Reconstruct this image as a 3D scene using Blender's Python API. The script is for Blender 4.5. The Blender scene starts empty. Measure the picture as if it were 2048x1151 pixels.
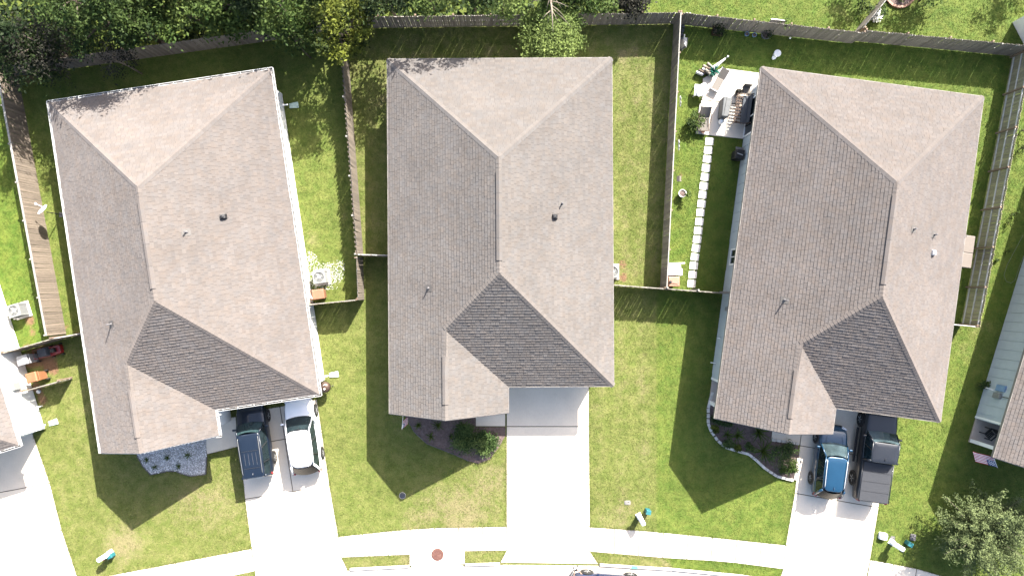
import bpy, bmesh, math, random
import numpy as np
from mathutils import Vector, Matrix

random.seed(7)
RNG = np.random.default_rng(7)
SC = bpy.context.scene
COL = SC.collection
PI = math.pi
R = math.radians

# ------------------------------------------------------------------ camera, sky, sun, exposure
CAM_H = 44.0            # drone height above the lawns, metres
F_PX = 1364.0           # focal length in photograph pixels (2048 wide)
CX, CY = 1024.0, 575.5

cam_data = bpy.data.cameras.new('camera')
cam_data.sensor_fit = 'HORIZONTAL'
cam_data.sensor_width = 36.0
cam_data.lens = 36.0 * F_PX / 2048.0
cam_data.clip_start = 0.5
cam_data.clip_end = 2000.0
cam = bpy.data.objects.new('camera', cam_data)
cam.location = (0, 0, CAM_H)
cam.rotation_euler = (0, 0, 0)
COL.objects.link(cam)
SC.camera = cam

SUN = Vector((0.635, 1.16, 1.0)).normalized()
world = bpy.data.worlds.new('World')
SC.world = world
world.use_nodes = True
wn = world.node_tree.nodes
wl = world.node_tree.links
sky = wn.new('ShaderNodeTexSky')
sky.sky_type = 'NISHITA'
sky.sun_disc = False
sky.sun_elevation = math.asin(SUN.z)
sky.sun_rotation = math.atan2(SUN.x, SUN.y)
sky.altitude = 20
sky.dust_density = 4.0
sky.ozone_density = 0.6
wl.new(sky.outputs[0], wn['Background'].inputs[0])
wn['Background'].inputs[1].default_value = 0.088

sun_data = bpy.data.lights.new('sun', 'SUN')
sun_data.energy = 4.7
sun_data.angle = R(0.5)
sun_data.color = (1.0, 0.955, 0.88)
sun = bpy.data.objects.new('sun', sun_data)
sun.rotation_euler = SUN.to_track_quat('Z', 'Y').to_euler()
sun.location = SUN * 80
COL.objects.link(sun)

vs = SC.view_settings
vs.view_transform = 'Standard'
vs.look = 'None'
vs.gamma = 1.0
vs.use_curve_mapping = False
vs.exposure = 2.4


def G(px, py, z=0.0):
    """the point at height z that the photograph shows at pixel (px, py)"""
    s = (CAM_H - z) / F_PX
    return Vector(((px - CX) * s, (CY - py) * s, z))


# ------------------------------------------------------------------ helpers
class MB:
    def __init__(self):
        self.v = []; self.f = []; self.m = []; self.s = []

    def add(self, vs_, fs_, mi=0, sh=0.5):
        b = len(self.v)
        self.v.extend([tuple(p) for p in vs_])
        for f in fs_:
            self.f.append(tuple(i + b for i in f)); self.m.append(mi); self.s.append(sh)
        return self

    def box(self, c, s, rz=0.0, mi=0, sh=0.5, taper=1.0):
        hx, hy, hz = s[0] / 2, s[1] / 2, s[2] / 2
        cs, sn = math.cos(rz), math.sin(rz)
        pts = []
        for z in (-hz, hz):
            t = taper if z > 0 else 1.0
            for (x, y) in ((-hx, -hy), (hx, -hy), (hx, hy), (-hx, hy)):
                x *= t; y *= t
                pts.append((c[0] + x * cs - y * sn, c[1] + x * sn + y * cs, c[2] + z))
        return self.add(pts, [(0, 3, 2, 1), (4, 5, 6, 7), (0, 1, 5, 4), (1, 2, 6, 5), (2, 3, 7, 6), (3, 0, 4, 7)], mi, sh)

    def prism(self, poly, z0, z1, mi=0, sh=0.5, inset=0.0):
        n = len(poly)
        cx = sum(p[0] for p in poly) / n; cy = sum(p[1] for p in poly) / n
        a = 0.0
        for i in range(n):
            x0, y0 = poly[i][0], poly[i][1]; x1, y1 = poly[(i + 1) % n][0], poly[(i + 1) % n][1]
            a += x0 * y1 - x1 * y0
        if a < 0:
            poly = list(reversed(poly))
        bot = [(p[0], p[1], z0) for p in poly]
        k = 1.0 - inset
        top = [(cx + (p[0] - cx) * k, cy + (p[1] - cy) * k, z1) for p in poly]
        fs = [tuple(range(n - 1, -1, -1)), tuple(range(n, 2 * n))]
        for i in range(n):
            j = (i + 1) % n
            fs.append((i, j, n + j, n + i))
        return self.add(bot + top, fs, mi, sh)

    def tube(self, pts, rad, n=6, mi=0, sh=0.5, cap=True):
        pts = [Vector(p) for p in pts]
        if not isinstance(rad, (list, tuple)):
            rad = [rad] * len(pts)
        vs_, fs_ = [], []
        for i, p in enumerate(pts):
            d = (pts[min(i + 1, len(pts) - 1)] - pts[max(i - 1, 0)])
            d = d.normalized() if d.length > 1e-9 else Vector((0, 0, 1))
            up = Vector((0, 0, 1)) if abs(d.z) < 0.9 else Vector((1, 0, 0))
            a = d.cross(up).normalized(); b = a.cross(d)
            for k in range(n):
                t = 2 * PI * k / n
                vs_.append(p + (a * math.cos(t) + b * math.sin(t)) * rad[i])
        for i in range(len(pts) - 1):
            for k in range(n):
                k2 = (k + 1) % n
                fs_.append((i * n + k2, i * n + k, (i + 1) * n + k, (i + 1) * n + k2))
        if cap:
            fs_.append(tuple(range(n)))
            fs_.append(tuple((len(pts) - 1) * n + k for k in reversed(range(n))))
        return self.add(vs_, fs_, mi, sh)

    def lathe(self, prof, n=16, c=(0, 0, 0), axis='z', mi=0, sh=0.5):
        """prof: list of (radius, height)"""
        vs_, fs_ = [], []
        for (r, h) in prof:
            for k in range(n):
                t = 2 * PI * k / n
                x, y, z = r * math.cos(t), r * math.sin(t), h
                if axis == 'x':
                    x, y, z = h, r * math.cos(t), r * math.sin(t)
                elif axis == 'y':
                    x, y, z = r * math.sin(t), h, r * math.cos(t)
                vs_.append((x + c[0], y + c[1], z + c[2]))
        for i in range(len(prof) - 1):
            for k in range(n):
                k2 = (k + 1) % n
                fs_.append((i * n + k, i * n + k2, (i + 1) * n + k2, (i + 1) * n + k))
        fs_.append(tuple(reversed(range(n))))
        fs_.append(tuple((len(prof) - 1) * n + k for k in range(n)))
        return self.add(vs_, fs_, mi, sh)

    def mesh(self, name, mats, smooth=False, shade=False):
        me = bpy.data.meshes.new(name)
        me.from_pydata(self.v, [], self.f)
        if not isinstance(mats, (list, tuple)):
            mats = [mats]
        for m in mats:
            me.materials.append(m)
        if len(mats) > 1:
            me.polygons.foreach_set('material_index', self.m)
        if smooth:
            me.polygons.foreach_set('use_smooth', [True] * len(self.f))
        if shade:
            at = me.attributes.new('shade', 'FLOAT', 'FACE')
            at.data.foreach_set('value', self.s)
        me.update()
        return me

    def build(self, name, mats, parent=None, smooth=False, shade=False, loc=(0, 0, 0), rz=0.0, bevel=0.0, sub=0):
        o = bpy.data.objects.new(name, self.mesh(name, mats, smooth, shade))
        COL.objects.link(o)
        o.location = loc
        o.rotation_euler = (0, 0, rz)
        if parent is not None:
            o.parent = parent
        if bevel:
            b = o.modifiers.new('bevel', 'BEVEL'); b.width = bevel; b.segments = 2; b.limit_method = 'ANGLE'
        if sub:
            s_ = o.modifiers.new('sub', 'SUBSURF'); s_.levels = sub; s_.render_levels = sub
        return o


def tag(o, label=None, cat=None, group=None, kind=None):
    if label: o['label'] = label
    if cat: o['category'] = cat
    if group: o['group'] = group
    if kind: o['kind'] = kind
    return o


def thing(name, label, cat, loc=(0, 0, 0), rz=0.0, group=None):
    o = bpy.data.objects.new(name, None)
    o.empty_display_size = 0.3
    COL.objects.link(o)
    o.location = loc
    o.rotation_euler = (0, 0, rz)
    return tag(o, label, cat, group)


def inst(name, me, parent, loc=(0, 0, 0), rz=0.0):
    o = bpy.data.objects.new(name, me)
    COL.objects.link(o)
    o.location = loc
    o.rotation_euler = (0, 0, rz)
    o.parent = parent
    return o


def jitter(a):
    return random.uniform(-a, a)


# ------------------------------------------------------------------ materials
DK = 0.42    # the photograph is exposed for dark roofs and turf, whose real albedo is low; whites and concrete clip as they do there


def dk3(c, k=DK):
    return (c[0] * k, c[1] * k, c[2] * k)


class NT:
    def __init__(self, name):
        self.mat = bpy.data.materials.new(name)
        self.mat.use_nodes = True
        self.n = self.mat.node_tree.nodes
        self.l = self.mat.node_tree.links
        self.bsdf = self.n['Principled BSDF']

    def new(self, t, **kw):
        nd = self.n.new(t)
        for k, v in kw.items():
            setattr(nd, k, v)
        return nd

    def link(self, a, b):
        self.l.new(a, b)

    def noise(self, vec, scale, detail=4, rough=0.6, dim='3D'):
        nd = self.new('ShaderNodeTexNoise')
        nd.inputs['Scale'].default_value = scale
        nd.inputs['Detail'].default_value = detail
        nd.inputs['Roughness'].default_value = rough
        self.link(vec, nd.inputs['Vector'])
        return nd.outputs['Fac']

    def maprange(self, val, a, b, c, d, smooth=False):
        nd = self.new('ShaderNodeMapRange')
        if smooth:
            nd.interpolation_type = 'SMOOTHSTEP'
        for i, x in enumerate((a, b, c, d)):
            nd.inputs[i + 1].default_value = x
        self.link(val, nd.inputs[0])
        return nd.outputs[0]

    def math(self, op, a, b=None):
        nd = self.new('ShaderNodeMath', operation=op)
        for i, x in enumerate((a, b)):
            if x is None: continue
            if isinstance(x, (int, float)):
                nd.inputs[i].default_value = x
            else:
                self.link(x, nd.inputs[i])
        return nd.outputs[0]

    def mix(self, fac, a, b, typ='MIX'):
        nd = self.new('ShaderNodeMix', data_type='RGBA', blend_type=typ)
        if isinstance(fac, (int, float)):
            nd.inputs[0].default_value = fac
        else:
            self.link(fac, nd.inputs[0])
        for i, x in ((6, a), (7, b)):
            if isinstance(x, (tuple, list)):
                nd.inputs[i].default_value = (x[0], x[1], x[2], 1)
            else:
                self.link(x, nd.inputs[i])
        return nd.outputs[2]

    def scale_col(self, col, fac):
        nd = self.new('ShaderNodeVectorMath', operation='SCALE')
        if isinstance(col, (tuple, list)):
            nd.inputs[0].default_value = col[:3]
        else:
            self.link(col, nd.inputs[0])
        self.link(fac, nd.inputs[3])
        return nd.outputs[0]

    def bump(self, h, strength, dist=0.02):
        nd = self.new('ShaderNodeBump')
        nd.inputs['Strength'].default_value = strength
        nd.inputs['Distance'].default_value = dist
        self.link(h, nd.inputs['Height'])
        self.link(nd.outputs[0], self.bsdf.inputs['Normal'])


def pm(name, col, rough=0.6, var=0.12, scale=6.0, bump=0.0, bscale=60.0, metal=0.0, rnd=0.0, coat=0.0,
       stretch=None, shade=0.0, spec=0.5, dirt=None, world_space=False, k=DK):
    """procedural paint / plastic / metal / wood: a base colour with cloudy variation, per-object and per-piece shifts"""
    t = NT(name)
    col = dk3(col, k)
    if dirt: dirt = (dk3(dirt[0], k), dirt[1], dirt[2])
    if world_space:
        vec = t.new('ShaderNodeNewGeometry').outputs['Position']
    else:
        vec = t.new('ShaderNodeTexCoord').outputs['Object']
    if stretch:
        mp = t.new('ShaderNodeMapping')
        mp.inputs['Scale'].default_value = stretch
        t.link(vec, mp.inputs[0])
        vec = mp.outputs[0]
    if rnd:
        oi = t.new('ShaderNodeObjectInfo')
        ad = t.new('ShaderNodeVectorMath', operation='ADD')
        sc = t.new('ShaderNodeVectorMath', operation='SCALE')
        sc.inputs[0].default_value = (37, 53, 71)
        t.link(oi.outputs['Random'], sc.inputs[3])
        t.link(vec, ad.inputs[0]); t.link(sc.outputs[0], ad.inputs[1])
        vec = ad.outputs[0]
    f = t.maprange(t.noise(vec, scale, 6), 0.25, 0.75, 1 - var, 1 + var)
    if rnd:
        f = t.math('MULTIPLY', f, t.maprange(oi.outputs['Random'], 0, 1, 1 - rnd, 1 + rnd))
    if shade:
        at = t.new('ShaderNodeAttribute', attribute_name='shade')
        f = t.math('MULTIPLY', f, t.maprange(at.outputs['Fac'], 0, 1, 1 - shade, 1 + shade))
    c = t.scale_col(col, f)
    if dirt:
        dcol, amt, dscale = dirt
        d = t.maprange(t.noise(vec, dscale, 5), 0.5, 0.75, 0, amt, True)
        c = t.mix(d, c, dcol)
    t.link(c, t.bsdf.inputs['Base Color'])
    t.bsdf.inputs['Roughness'].default_value = rough
    t.bsdf.inputs['Metallic'].default_value = metal
    t.bsdf.inputs['Specular IOR Level'].default_value = spec
    if coat:
        t.bsdf.inputs['Coat Weight'].default_value = coat
        t.bsdf.inputs['Coat Roughness'].default_value = 0.04
    if bump:
        t.bump(t.noise(vec, bscale, 4), bump, 0.01)
    return t.mat


def lawn_material(name, tuft=False):
    t = NT(name)
    pos = t.new('ShaderNodeNewGeometry').outputs['Position']
    at = t.new('ShaderNodeAttribute', attribute_name='zone')
    sep = t.new('ShaderNodeSeparateColor')
    t.link(at.outputs['Color'], sep.inputs[0])
    dry, lush, dirt = sep.outputs[0], sep.outputs[1], sep.outputs[2]
    n_big = t.noise(pos, 0.35, 4, 0.6)
    n_mid = t.noise(pos, 1.6, 5, 0.65)
    n_fine = t.noise(pos, 9.0, 4, 0.7)
    n_blade = t.noise(pos, 28.0, 3, 0.7)
    green = t.mix(t.maprange(n_mid, 0.3, 0.7, 0, 1, True), dk3((0.188, 0.236, 0.050)), dk3((0.286, 0.308, 0.088)))
    rich = t.mix(t.maprange(n_mid, 0.3, 0.7, 0, 1, True), dk3((0.115, 0.220, 0.022)), dk3((0.212, 0.286, 0.040)))
    col = t.mix(lush, green, rich)
    # straw coloured patches where the turf is thin
    a = t.math('ADD', t.maprange(n_big, 0.3, 0.75, 0, 0.45), t.maprange(n_fine, 0.3, 0.75, 0, 0.55))
    a = t.math('ADD', a, t.maprange(n_mid, 0.3, 0.7, -0.15, 0.35))
    a = t.math('MULTIPLY', a, dry)
    col = t.mix(t.maprange(a, 0.20, 0.85, 0, 0.8, True), col, dk3((0.345, 0.290, 0.155)))
    b = t.math('MULTIPLY', dirt, t.maprange(n_fine, 0.25, 0.7, 0.55, 1.35))
    col = t.mix(t.maprange(b, 0.35, 0.75, 0, 1, True), col, dk3((0.340, 0.200, 0.115)))
    f = t.math('MULTIPLY', t.maprange(n_blade, 0.25, 0.75, 0.70, 1.30), t.maprange(n_fine, 0.25, 0.75, 0.88, 1.12))
    f = t.math('MULTIPLY', f, t.maprange(n_big, 0.3, 0.7, 0.88, 1.12))
    if tuft:
        sa = t.new('ShaderNodeAttribute', attribute_name='shade')
        f = t.math('MULTIPLY', f, t.maprange(sa.outputs['Fac'], 0, 1, 0.66, 1.36))
    t.link(t.scale_col(col, f), t.bsdf.inputs['Base Color'])
    t.bsdf.inputs['Roughness'].default_value = 0.85
    t.bsdf.inputs['Diffuse Roughness'].default_value = 0.3
    t.bsdf.inputs['Specular IOR Level'].default_value = 0.2
    if not tuft:
        t.bump(n_blade, 0.9, 0.03)
    return t.mat


def concrete_material(name, col, stain=0.25, rough=0.9):
    t = NT(name)
    pos = t.new('ShaderNodeNewGeometry').outputs['Position']
    oi = t.new('ShaderNodeObjectInfo')
    f = t.maprange(t.noise(pos, 0.7, 6, 0.65), 0.3, 0.7, 0.93, 1.05)
    f = t.math('MULTIPLY', f, t.maprange(t.noise(pos, 14, 5, 0.7), 0.25, 0.75, 0.93, 1.06))
    f = t.math('MULTIPLY', f, t.maprange(oi.outputs['Random'], 0, 1, 0.95, 1.04))
    c = t.scale_col(col, f)
    d = t.maprange(t.noise(pos, 0.9, 7, 0.7), 0.52, 0.8, 0, stain, True)
    c = t.mix(d, c, (col[0] * 0.55, col[1] * 0.53, col[2] * 0.5))
    t.link(c, t.bsdf.inputs['Base Color'])
    t.bsdf.inputs['Roughness'].default_value = rough
    t.bump(t.noise(pos, 40, 4, 0.7), 0.25, 0.004)
    return t.mat


def shingle_material(name, col):
    t = NT(name)
    col = dk3(col, 0.53)
    vec = t.new('ShaderNodeTexCoord').outputs['Object']
    at = t.new('ShaderNodeAttribute', attribute_name='shade')
    oi = t.new('ShaderNodeObjectInfo')
    f = t.maprange(at.outputs['Fac'], 0, 1, 0.91, 1.09)
    f = t.math('MULTIPLY', f, t.maprange(t.noise(vec, 0.4, 6, 0.65), 0.3, 0.7, 0.90, 1.08))
    f = t.math('MULTIPLY', f, t.maprange(t.noise(vec, 22, 3, 0.7), 0.25, 0.75, 0.90, 1.10))
    f = t.math('MULTIPLY', f, t.maprange(oi.outputs['Random'], 0, 1, 0.95, 1.05))
    warm = t.mix(t.maprange(t.noise(vec, 2.2, 4, 0.6), 0.3, 0.7, 0, 1), (col[0] * 1.04, col[1] * 0.98, col[2] * 0.93), (col[0] * 0.97, col[1] * 1.0, col[2] * 1.04))
    t.link(t.scale_col(warm, f), t.bsdf.inputs['Base Color'])
    t.bsdf.inputs['Roughness'].default_value = 0.95
    t.bsdf.inputs['Diffuse Roughness'].default_value = 0.7
    t.bsdf.inputs['Specular IOR Level'].default_value = 0.25
    t.bump(t.noise(vec, 90, 3, 0.8), 0.5, 0.006)
    return t.mat


def leaf_material(name, dark, light, trans=0.25, k=DK):
    t = NT(name)
    dark, light = dk3(dark, k), dk3(light, k)
    at = t.new('ShaderNodeAttribute', attribute_name='shade')
    pos = t.new('ShaderNodeNewGeometry').outputs['Position']
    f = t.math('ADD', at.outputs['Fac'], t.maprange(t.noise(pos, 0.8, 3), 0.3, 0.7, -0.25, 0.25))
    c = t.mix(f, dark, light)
    t.link(c, t.bsdf.inputs['Base Color'])
    t.bsdf.inputs['Roughness'].default_value = 0.65
    t.bsdf.inputs['Specular IOR Level'].default_value = 0.12
    tr = t.new('ShaderNodeBsdfTranslucent')
    t.link(c, tr.inputs[0])
    mx = t.new('ShaderNodeMixShader')
    mx.inputs[0].default_value = trans
    t.link(t.bsdf.outputs[0], mx.inputs[1]); t.link(tr.outputs[0], mx.inputs[2])
    t.link(mx.outputs[0], t.n['Material Output'].inputs[0])
    return t.mat


def glass_material(name, col=(0.012, 0.018, 0.02), rough=0.04, ior=1.52):
    t = NT(name)
    vec = t.new('ShaderNodeTexCoord').outputs['Object']
    c = t.scale_col(col, t.maprange(t.noise(vec, 2.5, 3), 0.3, 0.7, 0.6, 1.5))
    t.link(c, t.bsdf.inputs['Base Color'])
    t.bsdf.inputs['Roughness'].default_value = rough
    t.bsdf.inputs['IOR'].default_value = ior
    t.bsdf.inputs['Specular IOR Level'].default_value = 0.6
    return t.mat


M = {}
M['lawn'] = lawn_material('lawn')
M['tuft'] = lawn_material('grass_blades', True)
M['concrete'] = concrete_material('concrete', (0.52, 0.466, 0.392), 0.30)
M['walk'] = concrete_material('sidewalk_concrete', (0.47, 0.430, 0.375), 0.20)
M['kerb'] = concrete_material('kerb_concrete', (0.42, 0.40, 0.37), 0.3)
M['street'] = concrete_material('street_surface', (0.24, 0.235, 0.23), 0.25)
M['patio'] = concrete_material('patio_concrete', (0.50, 0.455, 0.395), 0.2)
M['joint'] = pm('joint_soil', (0.16, 0.14, 0.11), 0.95, 0.3, 5, k=0.5)
M['underlay'] = pm('roof_underlay', (0.120, 0.108, 0.100), 0.95, 0.15, 6, k=0.5)
M['shingle_a'] = shingle_material('shingle_warm', (0.216, 0.193, 0.181))
M['shingle_b'] = shingle_material('shingle_grey', (0.211, 0.194, 0.183))
M['shingle_c'] = shingle_material('shingle_taupe', (0.217, 0.193, 0.181))
M['white'] = pm('white_paint', (0.74, 0.74, 0.72), 0.45, 0.05, 3, dirt=((0.45, 0.43, 0.40), 0.25, 4), k=1)
M['fascia'] = pm('fascia_paint', (0.36, 0.33, 0.30), 0.6, 0.08, 3)
M['gutter_in'] = pm('gutter_dirt', (0.09, 0.075, 0.065), 0.8, 0.5, 4, dirt=((0.30, 0.25, 0.20), 0.8, 2.5), k=0.7)
M['flash'] = pm('vent_flashing', (0.19, 0.175, 0.165), 0.7, 0.1, 6, k=0.36)
M['gutter_white'] = pm('gutter_white', (0.5, 0.5, 0.49), 0.5, 0.05, 3, k=0.8)
M['siding_white'] = pm('white_siding', (0.72, 0.72, 0.70), 0.6, 0.06, 2, dirt=((0.5, 0.5, 0.48), 0.3, 3), k=1)
M['siding_blue'] = pm('grey_blue_siding', (0.37, 0.415, 0.435), 0.65, 0.07, 2, dirt=((0.28, 0.34, 0.36), 0.3, 3), k=1)
M['siding_pale'] = pm('pale_siding', (0.55, 0.57, 0.55), 0.65, 0.07, 2, k=1)
M['soffit'] = pm('soffit_vinyl', (0.62, 0.60, 0.57), 0.6, 0.05, 3, k=1)
M['glass'] = glass_material('window_glass')
M['car_glass'] = glass_material('car_glass', (0.010, 0.016, 0.018), 0.03)
M['rear_glass'] = pm('rear_glass', (0.02, 0.022, 0.025), 0.15, 0.2, 3, spec=0.12)
M['car_glass_sky'] = glass_material('car_glass_sky', (0.030, 0.045, 0.050), 0.04, 2.1)
M['car_glass_green'] = glass_material('car_glass_green', (0.016, 0.030, 0.032), 0.03)
M['rubber'] = pm('rubber', (0.018, 0.018, 0.018), 0.85, 0.3, 10)
M['alloy'] = pm('alloy_rim', (0.52, 0.52, 0.52), 0.35, 0.1, 20, metal=0.25, k=0.9)
M['black'] = pm('black_plastic', (0.02, 0.02, 0.022), 0.5, 0.2, 8)
M['dark_metal'] = pm('dark_metal', (0.05, 0.05, 0.055), 0.5, 0.2, 8, metal=0.4)
M['grey_metal'] = pm('grey_metal', (0.40, 0.40, 0.40), 0.45, 0.15, 6, metal=0.5, k=0.38)
M['ac_paint'] = pm('ac_paint', (0.40, 0.41, 0.40), 0.5, 0.08, 6)
M['ac_dark'] = pm('ac_fan', (0.20, 0.21, 0.215), 0.6, 0.15, 8)
M['wood_grey'] = pm('fence_grey', (0.185, 0.158, 0.130), 0.9, 0.30, 2.5, 0.5, 40, rnd=0.26, stretch=(14, 14, 1.2), dirt=((0.10, 0.10, 0.07), 0.55, 1.5), k=0.75)
M['wood_brown'] = pm('fence_brown', (0.265, 0.210, 0.160), 0.9, 0.30, 2.5, 0.5, 40, rnd=0.24, stretch=(14, 14, 1.2), dirt=((0.33, 0.27, 0.22), 0.75, 1.6), k=0.5)
M['wood_mid'] = pm('fence_weathered', (0.245, 0.200, 0.155), 0.9, 0.28, 2.5, 0.5, 40, rnd=0.24, stretch=(14, 14, 1.2), dirt=((0.16, 0.15, 0.10), 0.6, 1.5), k=0.5)
M['wood_olive'] = pm('fence_mossy', (0.205, 0.185, 0.120), 0.9, 0.30, 2.5, 0.5, 40, rnd=0.22, stretch=(14, 14, 1.2), dirt=((0.13, 0.13, 0.13), 0.6, 1.2), k=1.0)
M['rail_grey'] = pm('rail_weathered', (0.40, 0.39, 0.38), 0.85, 0.2, 5, rnd=0.12, k=1.0)
M['rail_pale'] = pm('rail_pale', (0.47, 0.45, 0.41), 0.85, 0.25, 5, rnd=0.15)
M['post'] = pm('post_wood', (0.17, 0.12, 0.085), 0.9, 0.25, 6, rnd=0.2, k=0.9)
M['bark'] = pm('bark', (0.13, 0.10, 0.075), 0.95, 0.3, 8, 0.7, 25)
M['twig'] = pm('pale_twig', (0.34, 0.28, 0.22), 0.9, 0.2, 8)
M['leaf_forest'] = leaf_material('leaf_forest', (0.014, 0.040, 0.009), (0.140, 0.210, 0.050))
M['leaf_dark'] = leaf_material('leaf_dark', (0.014, 0.032, 0.012), (0.070, 0.110, 0.034))  # deep green, darkened to stand in for shade within the wood
M['leaf_gold'] = leaf_material('leaf_gold', (0.035, 0.060, 0.012), (0.290, 0.330, 0.045))
M['leaf_bright'] = leaf_material('leaf_bright', (0.040, 0.090, 0.016), (0.250, 0.340, 0.085))
M['leaf_pale'] = leaf_material('leaf_pale', (0.085, 0.150, 0.032), (0.390, 0.500, 0.140))
M['leaf_sage'] = leaf_material('leaf_sage', (0.065, 0.105, 0.034), (0.320, 0.390, 0.165))
M['leaf_brown'] = leaf_material('leaf_brown', (0.028, 0.030, 0.022), (0.085, 0.080, 0.060))
M['leaf_shrub'] = leaf_material('leaf_shrub', (0.035, 0.085, 0.022), (0.230, 0.320, 0.100))
M['leaf_blade'] = leaf_material('leaf_blade', (0.050, 0.100, 0.015), (0.170, 0.240, 0.040))
M['leaf_teal'] = leaf_material('leaf_teal', (0.005, 0.060, 0.045), (0.050, 0.300, 0.220))
M['flower'] = leaf_material('flower_white', (0.45, 0.45, 0.42), (0.75, 0.75, 0.72), 0.1, 0.8)
M['mulch'] = pm('mulch', (0.115, 0.080, 0.072), 0.95, 0.45, 9, 0.9, 30, world_space=True, dirt=((0.16, 0.13, 0.125), 0.8, 5), k=0.75)
M['gravel'] = pm('white_gravel', (0.52, 0.52, 0.53), 0.85, 0.15, 4, shade=0.38, world_space=True, k=0.85)
M['gravel_bed'] = pm('gravel_bed', (0.24, 0.24, 0.24), 0.9, 0.35, 14, 0.6, 40, world_space=True, k=0.9)
M['stone_edge'] = pm('dark_edging', (0.13, 0.12, 0.115), 0.9, 0.25, 8, rnd=0.2, k=0.7)
M['block'] = pm('edging_block', (0.50, 0.48, 0.45), 0.9, 0.15, 6, 0.4, 40, rnd=0.16, dirt=((0.25, 0.24, 0.2), 0.5, 4), k=0.85)
M['paver'] = pm('stepping_stone', (0.60, 0.58, 0.55), 0.9, 0.08, 5, 0.3, 40, rnd=0.08, k=0.9)
M['terracotta'] = pm('terracotta', (0.46, 0.21, 0.115), 0.7, 0.15, 5)
M['bin_brown'] = pm('bin_brown', (0.40, 0.175, 0.095), 0.6, 0.12, 4, dirt=((0.48, 0.30, 0.2), 0.4, 3))
M['bin_orange'] = pm('bin_orange', (0.46, 0.195, 0.085), 0.6, 0.12, 4, dirt=((0.55, 0.35, 0.2), 0.3, 3))
M['bin_pink'] = pm('bin_faded', (0.50, 0.265, 0.175), 0.6, 0.12, 4, dirt=((0.55, 0.4, 0.3), 0.4, 3))
M['bin_white'] = pm('bin_white', (0.68, 0.69, 0.71), 0.5, 0.06, 4, k=0.8)
M['bin_grey'] = pm('bin_grey', (0.50, 0.51, 0.54), 0.5, 0.08, 4)
M['red_paint'] = pm('red_paint', (0.38, 0.02, 0.025), 0.35, 0.1, 4, coat=0.4)
M['teal'] = pm('teal_plastic', (0.03, 0.23, 0.26), 0.5, 0.12, 5, dirt=((0.10, 0.38, 0.44), 0.5, 4))
M['teal_paint'] = pm('teal_kerb_paint', (0.15, 0.50, 0.42), 0.8, 0.3, 12)
M['splash'] = pm('splash_block', (0.45, 0.58, 0.52), 0.6, 0.1, 6, k=0.8)
M['rust'] = pm('rusty_iron', (0.20, 0.085, 0.065), 0.85, 0.25, 18, 0.6, 60, dirt=((0.45, 0.25, 0.2), 0.5, 8))
M['tan'] = pm('tan_resin', (0.26, 0.215, 0.18), 0.6, 0.08, 5)
M['taupe'] = pm('taupe_sling', (0.27, 0.24, 0.21), 0.85, 0.12, 12, 0.3, 90)
M['grey_cloth'] = pm('grey_cover', (0.20, 0.21, 0.215), 0.8, 0.18, 5, 0.4, 14)
M['bronze'] = pm('bronze_frame', (0.075, 0.045, 0.030), 0.5, 0.25, 10, metal=0.3, k=0.7)
M['slate_cloth'] = pm('slate_cushion', (0.075, 0.085, 0.100), 0.9, 0.15, 8, k=0.6)
M['cream_cloth'] = pm('cream_cushion', (0.56, 0.50, 0.40), 0.9, 0.15, 8)
M['brown_cloth'] = pm('brown_cushion', (0.20, 0.15, 0.10), 0.9, 0.2, 8)
M['white_cloth'] = pm('white_cloth', (0.66, 0.65, 0.68), 0.9, 0.12, 5, 0.4, 12, k=0.8)
M['lid_dark'] = pm('meter_lid_dark', (0.06, 0.065, 0.08), 0.7, 0.25, 10, k=0.7)
M['lid_pale'] = pm('stone_lid', (0.33, 0.32, 0.30), 0.9, 0.25, 9)
M['lid_grey'] = pm('meter_lid_grey', (0.20, 0.19, 0.20), 0.8, 0.2, 10, k=0.45)
M['tan_floor'] = pm('porch_floor', (0.33, 0.28, 0.24), 0.9, 0.1, 4, k=1)
M['door'] = pm('door_paint', (0.10, 0.10, 0.11), 0.5, 0.1, 3, k=1)
M['hose'] = pm('hose_pale', (0.30, 0.35, 0.22), 0.6, 0.1, 6)
M['blue_box'] = pm('blue_box', (0.16, 0.26, 0.40), 0.5, 0.1, 6, k=0.9)
M['paint_white'] = pm('car_white', (0.72, 0.73, 0.75), 0.25, 0.03, 2, coat=0.8, k=1)
M['paint_blue'] = pm('car_blue', (0.012, 0.085, 0.180), 0.3, 0.06, 2, coat=0.9, metal=0.25)
M['paint_navy'] = pm('car_navy', (0.012, 0.024, 0.048), 0.35, 0.08, 2, coat=0.7, metal=0.2)
M['paint_char'] = pm('car_charcoal', (0.045, 0.050, 0.062), 0.38, 0.08, 2, coat=0.5, metal=0.35)
M['paint_street'] = pm('car_street_blue', (0.015, 0.035, 0.12), 0.3, 0.06, 2, coat=0.8, metal=0.2)
M['bed_cover'] = pm('bed_cover', (0.046, 0.050, 0.062), 0.75, 0.12, 6, 0.3, 60)
M['roof_panel'] = pm('roof_panel', (0.020, 0.028, 0.046), 0.5, 0.1, 4)
M['red_lens'] = pm('tail_lens', (0.45, 0.02, 0.02), 0.2, 0.1, 10, coat=0.6)
M['clear_lens'] = pm('head_lens', (0.55, 0.56, 0.58), 0.12, 0.1, 10, coat=0.6, k=0.8)
M['flag_red'] = pm('flag_red', (0.42, 0.03, 0.05), 0.85, 0.1, 6, k=0.8)
M['flag_white'] = pm('flag_white', (0.70, 0.70, 0.70), 0.85, 0.06, 6, k=0.9)
M['flag_blue'] = pm('flag_blue', (0.03, 0.05, 0.16), 0.85, 0.1, 6, k=0.8)
M['skin'] = pm('skin', (0.45, 0.28, 0.20), 0.6, 0.06, 10)
M['trousers'] = pm('white_trousers', (0.68, 0.67, 0.65), 0.9, 0.08, 8, k=1)
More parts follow.
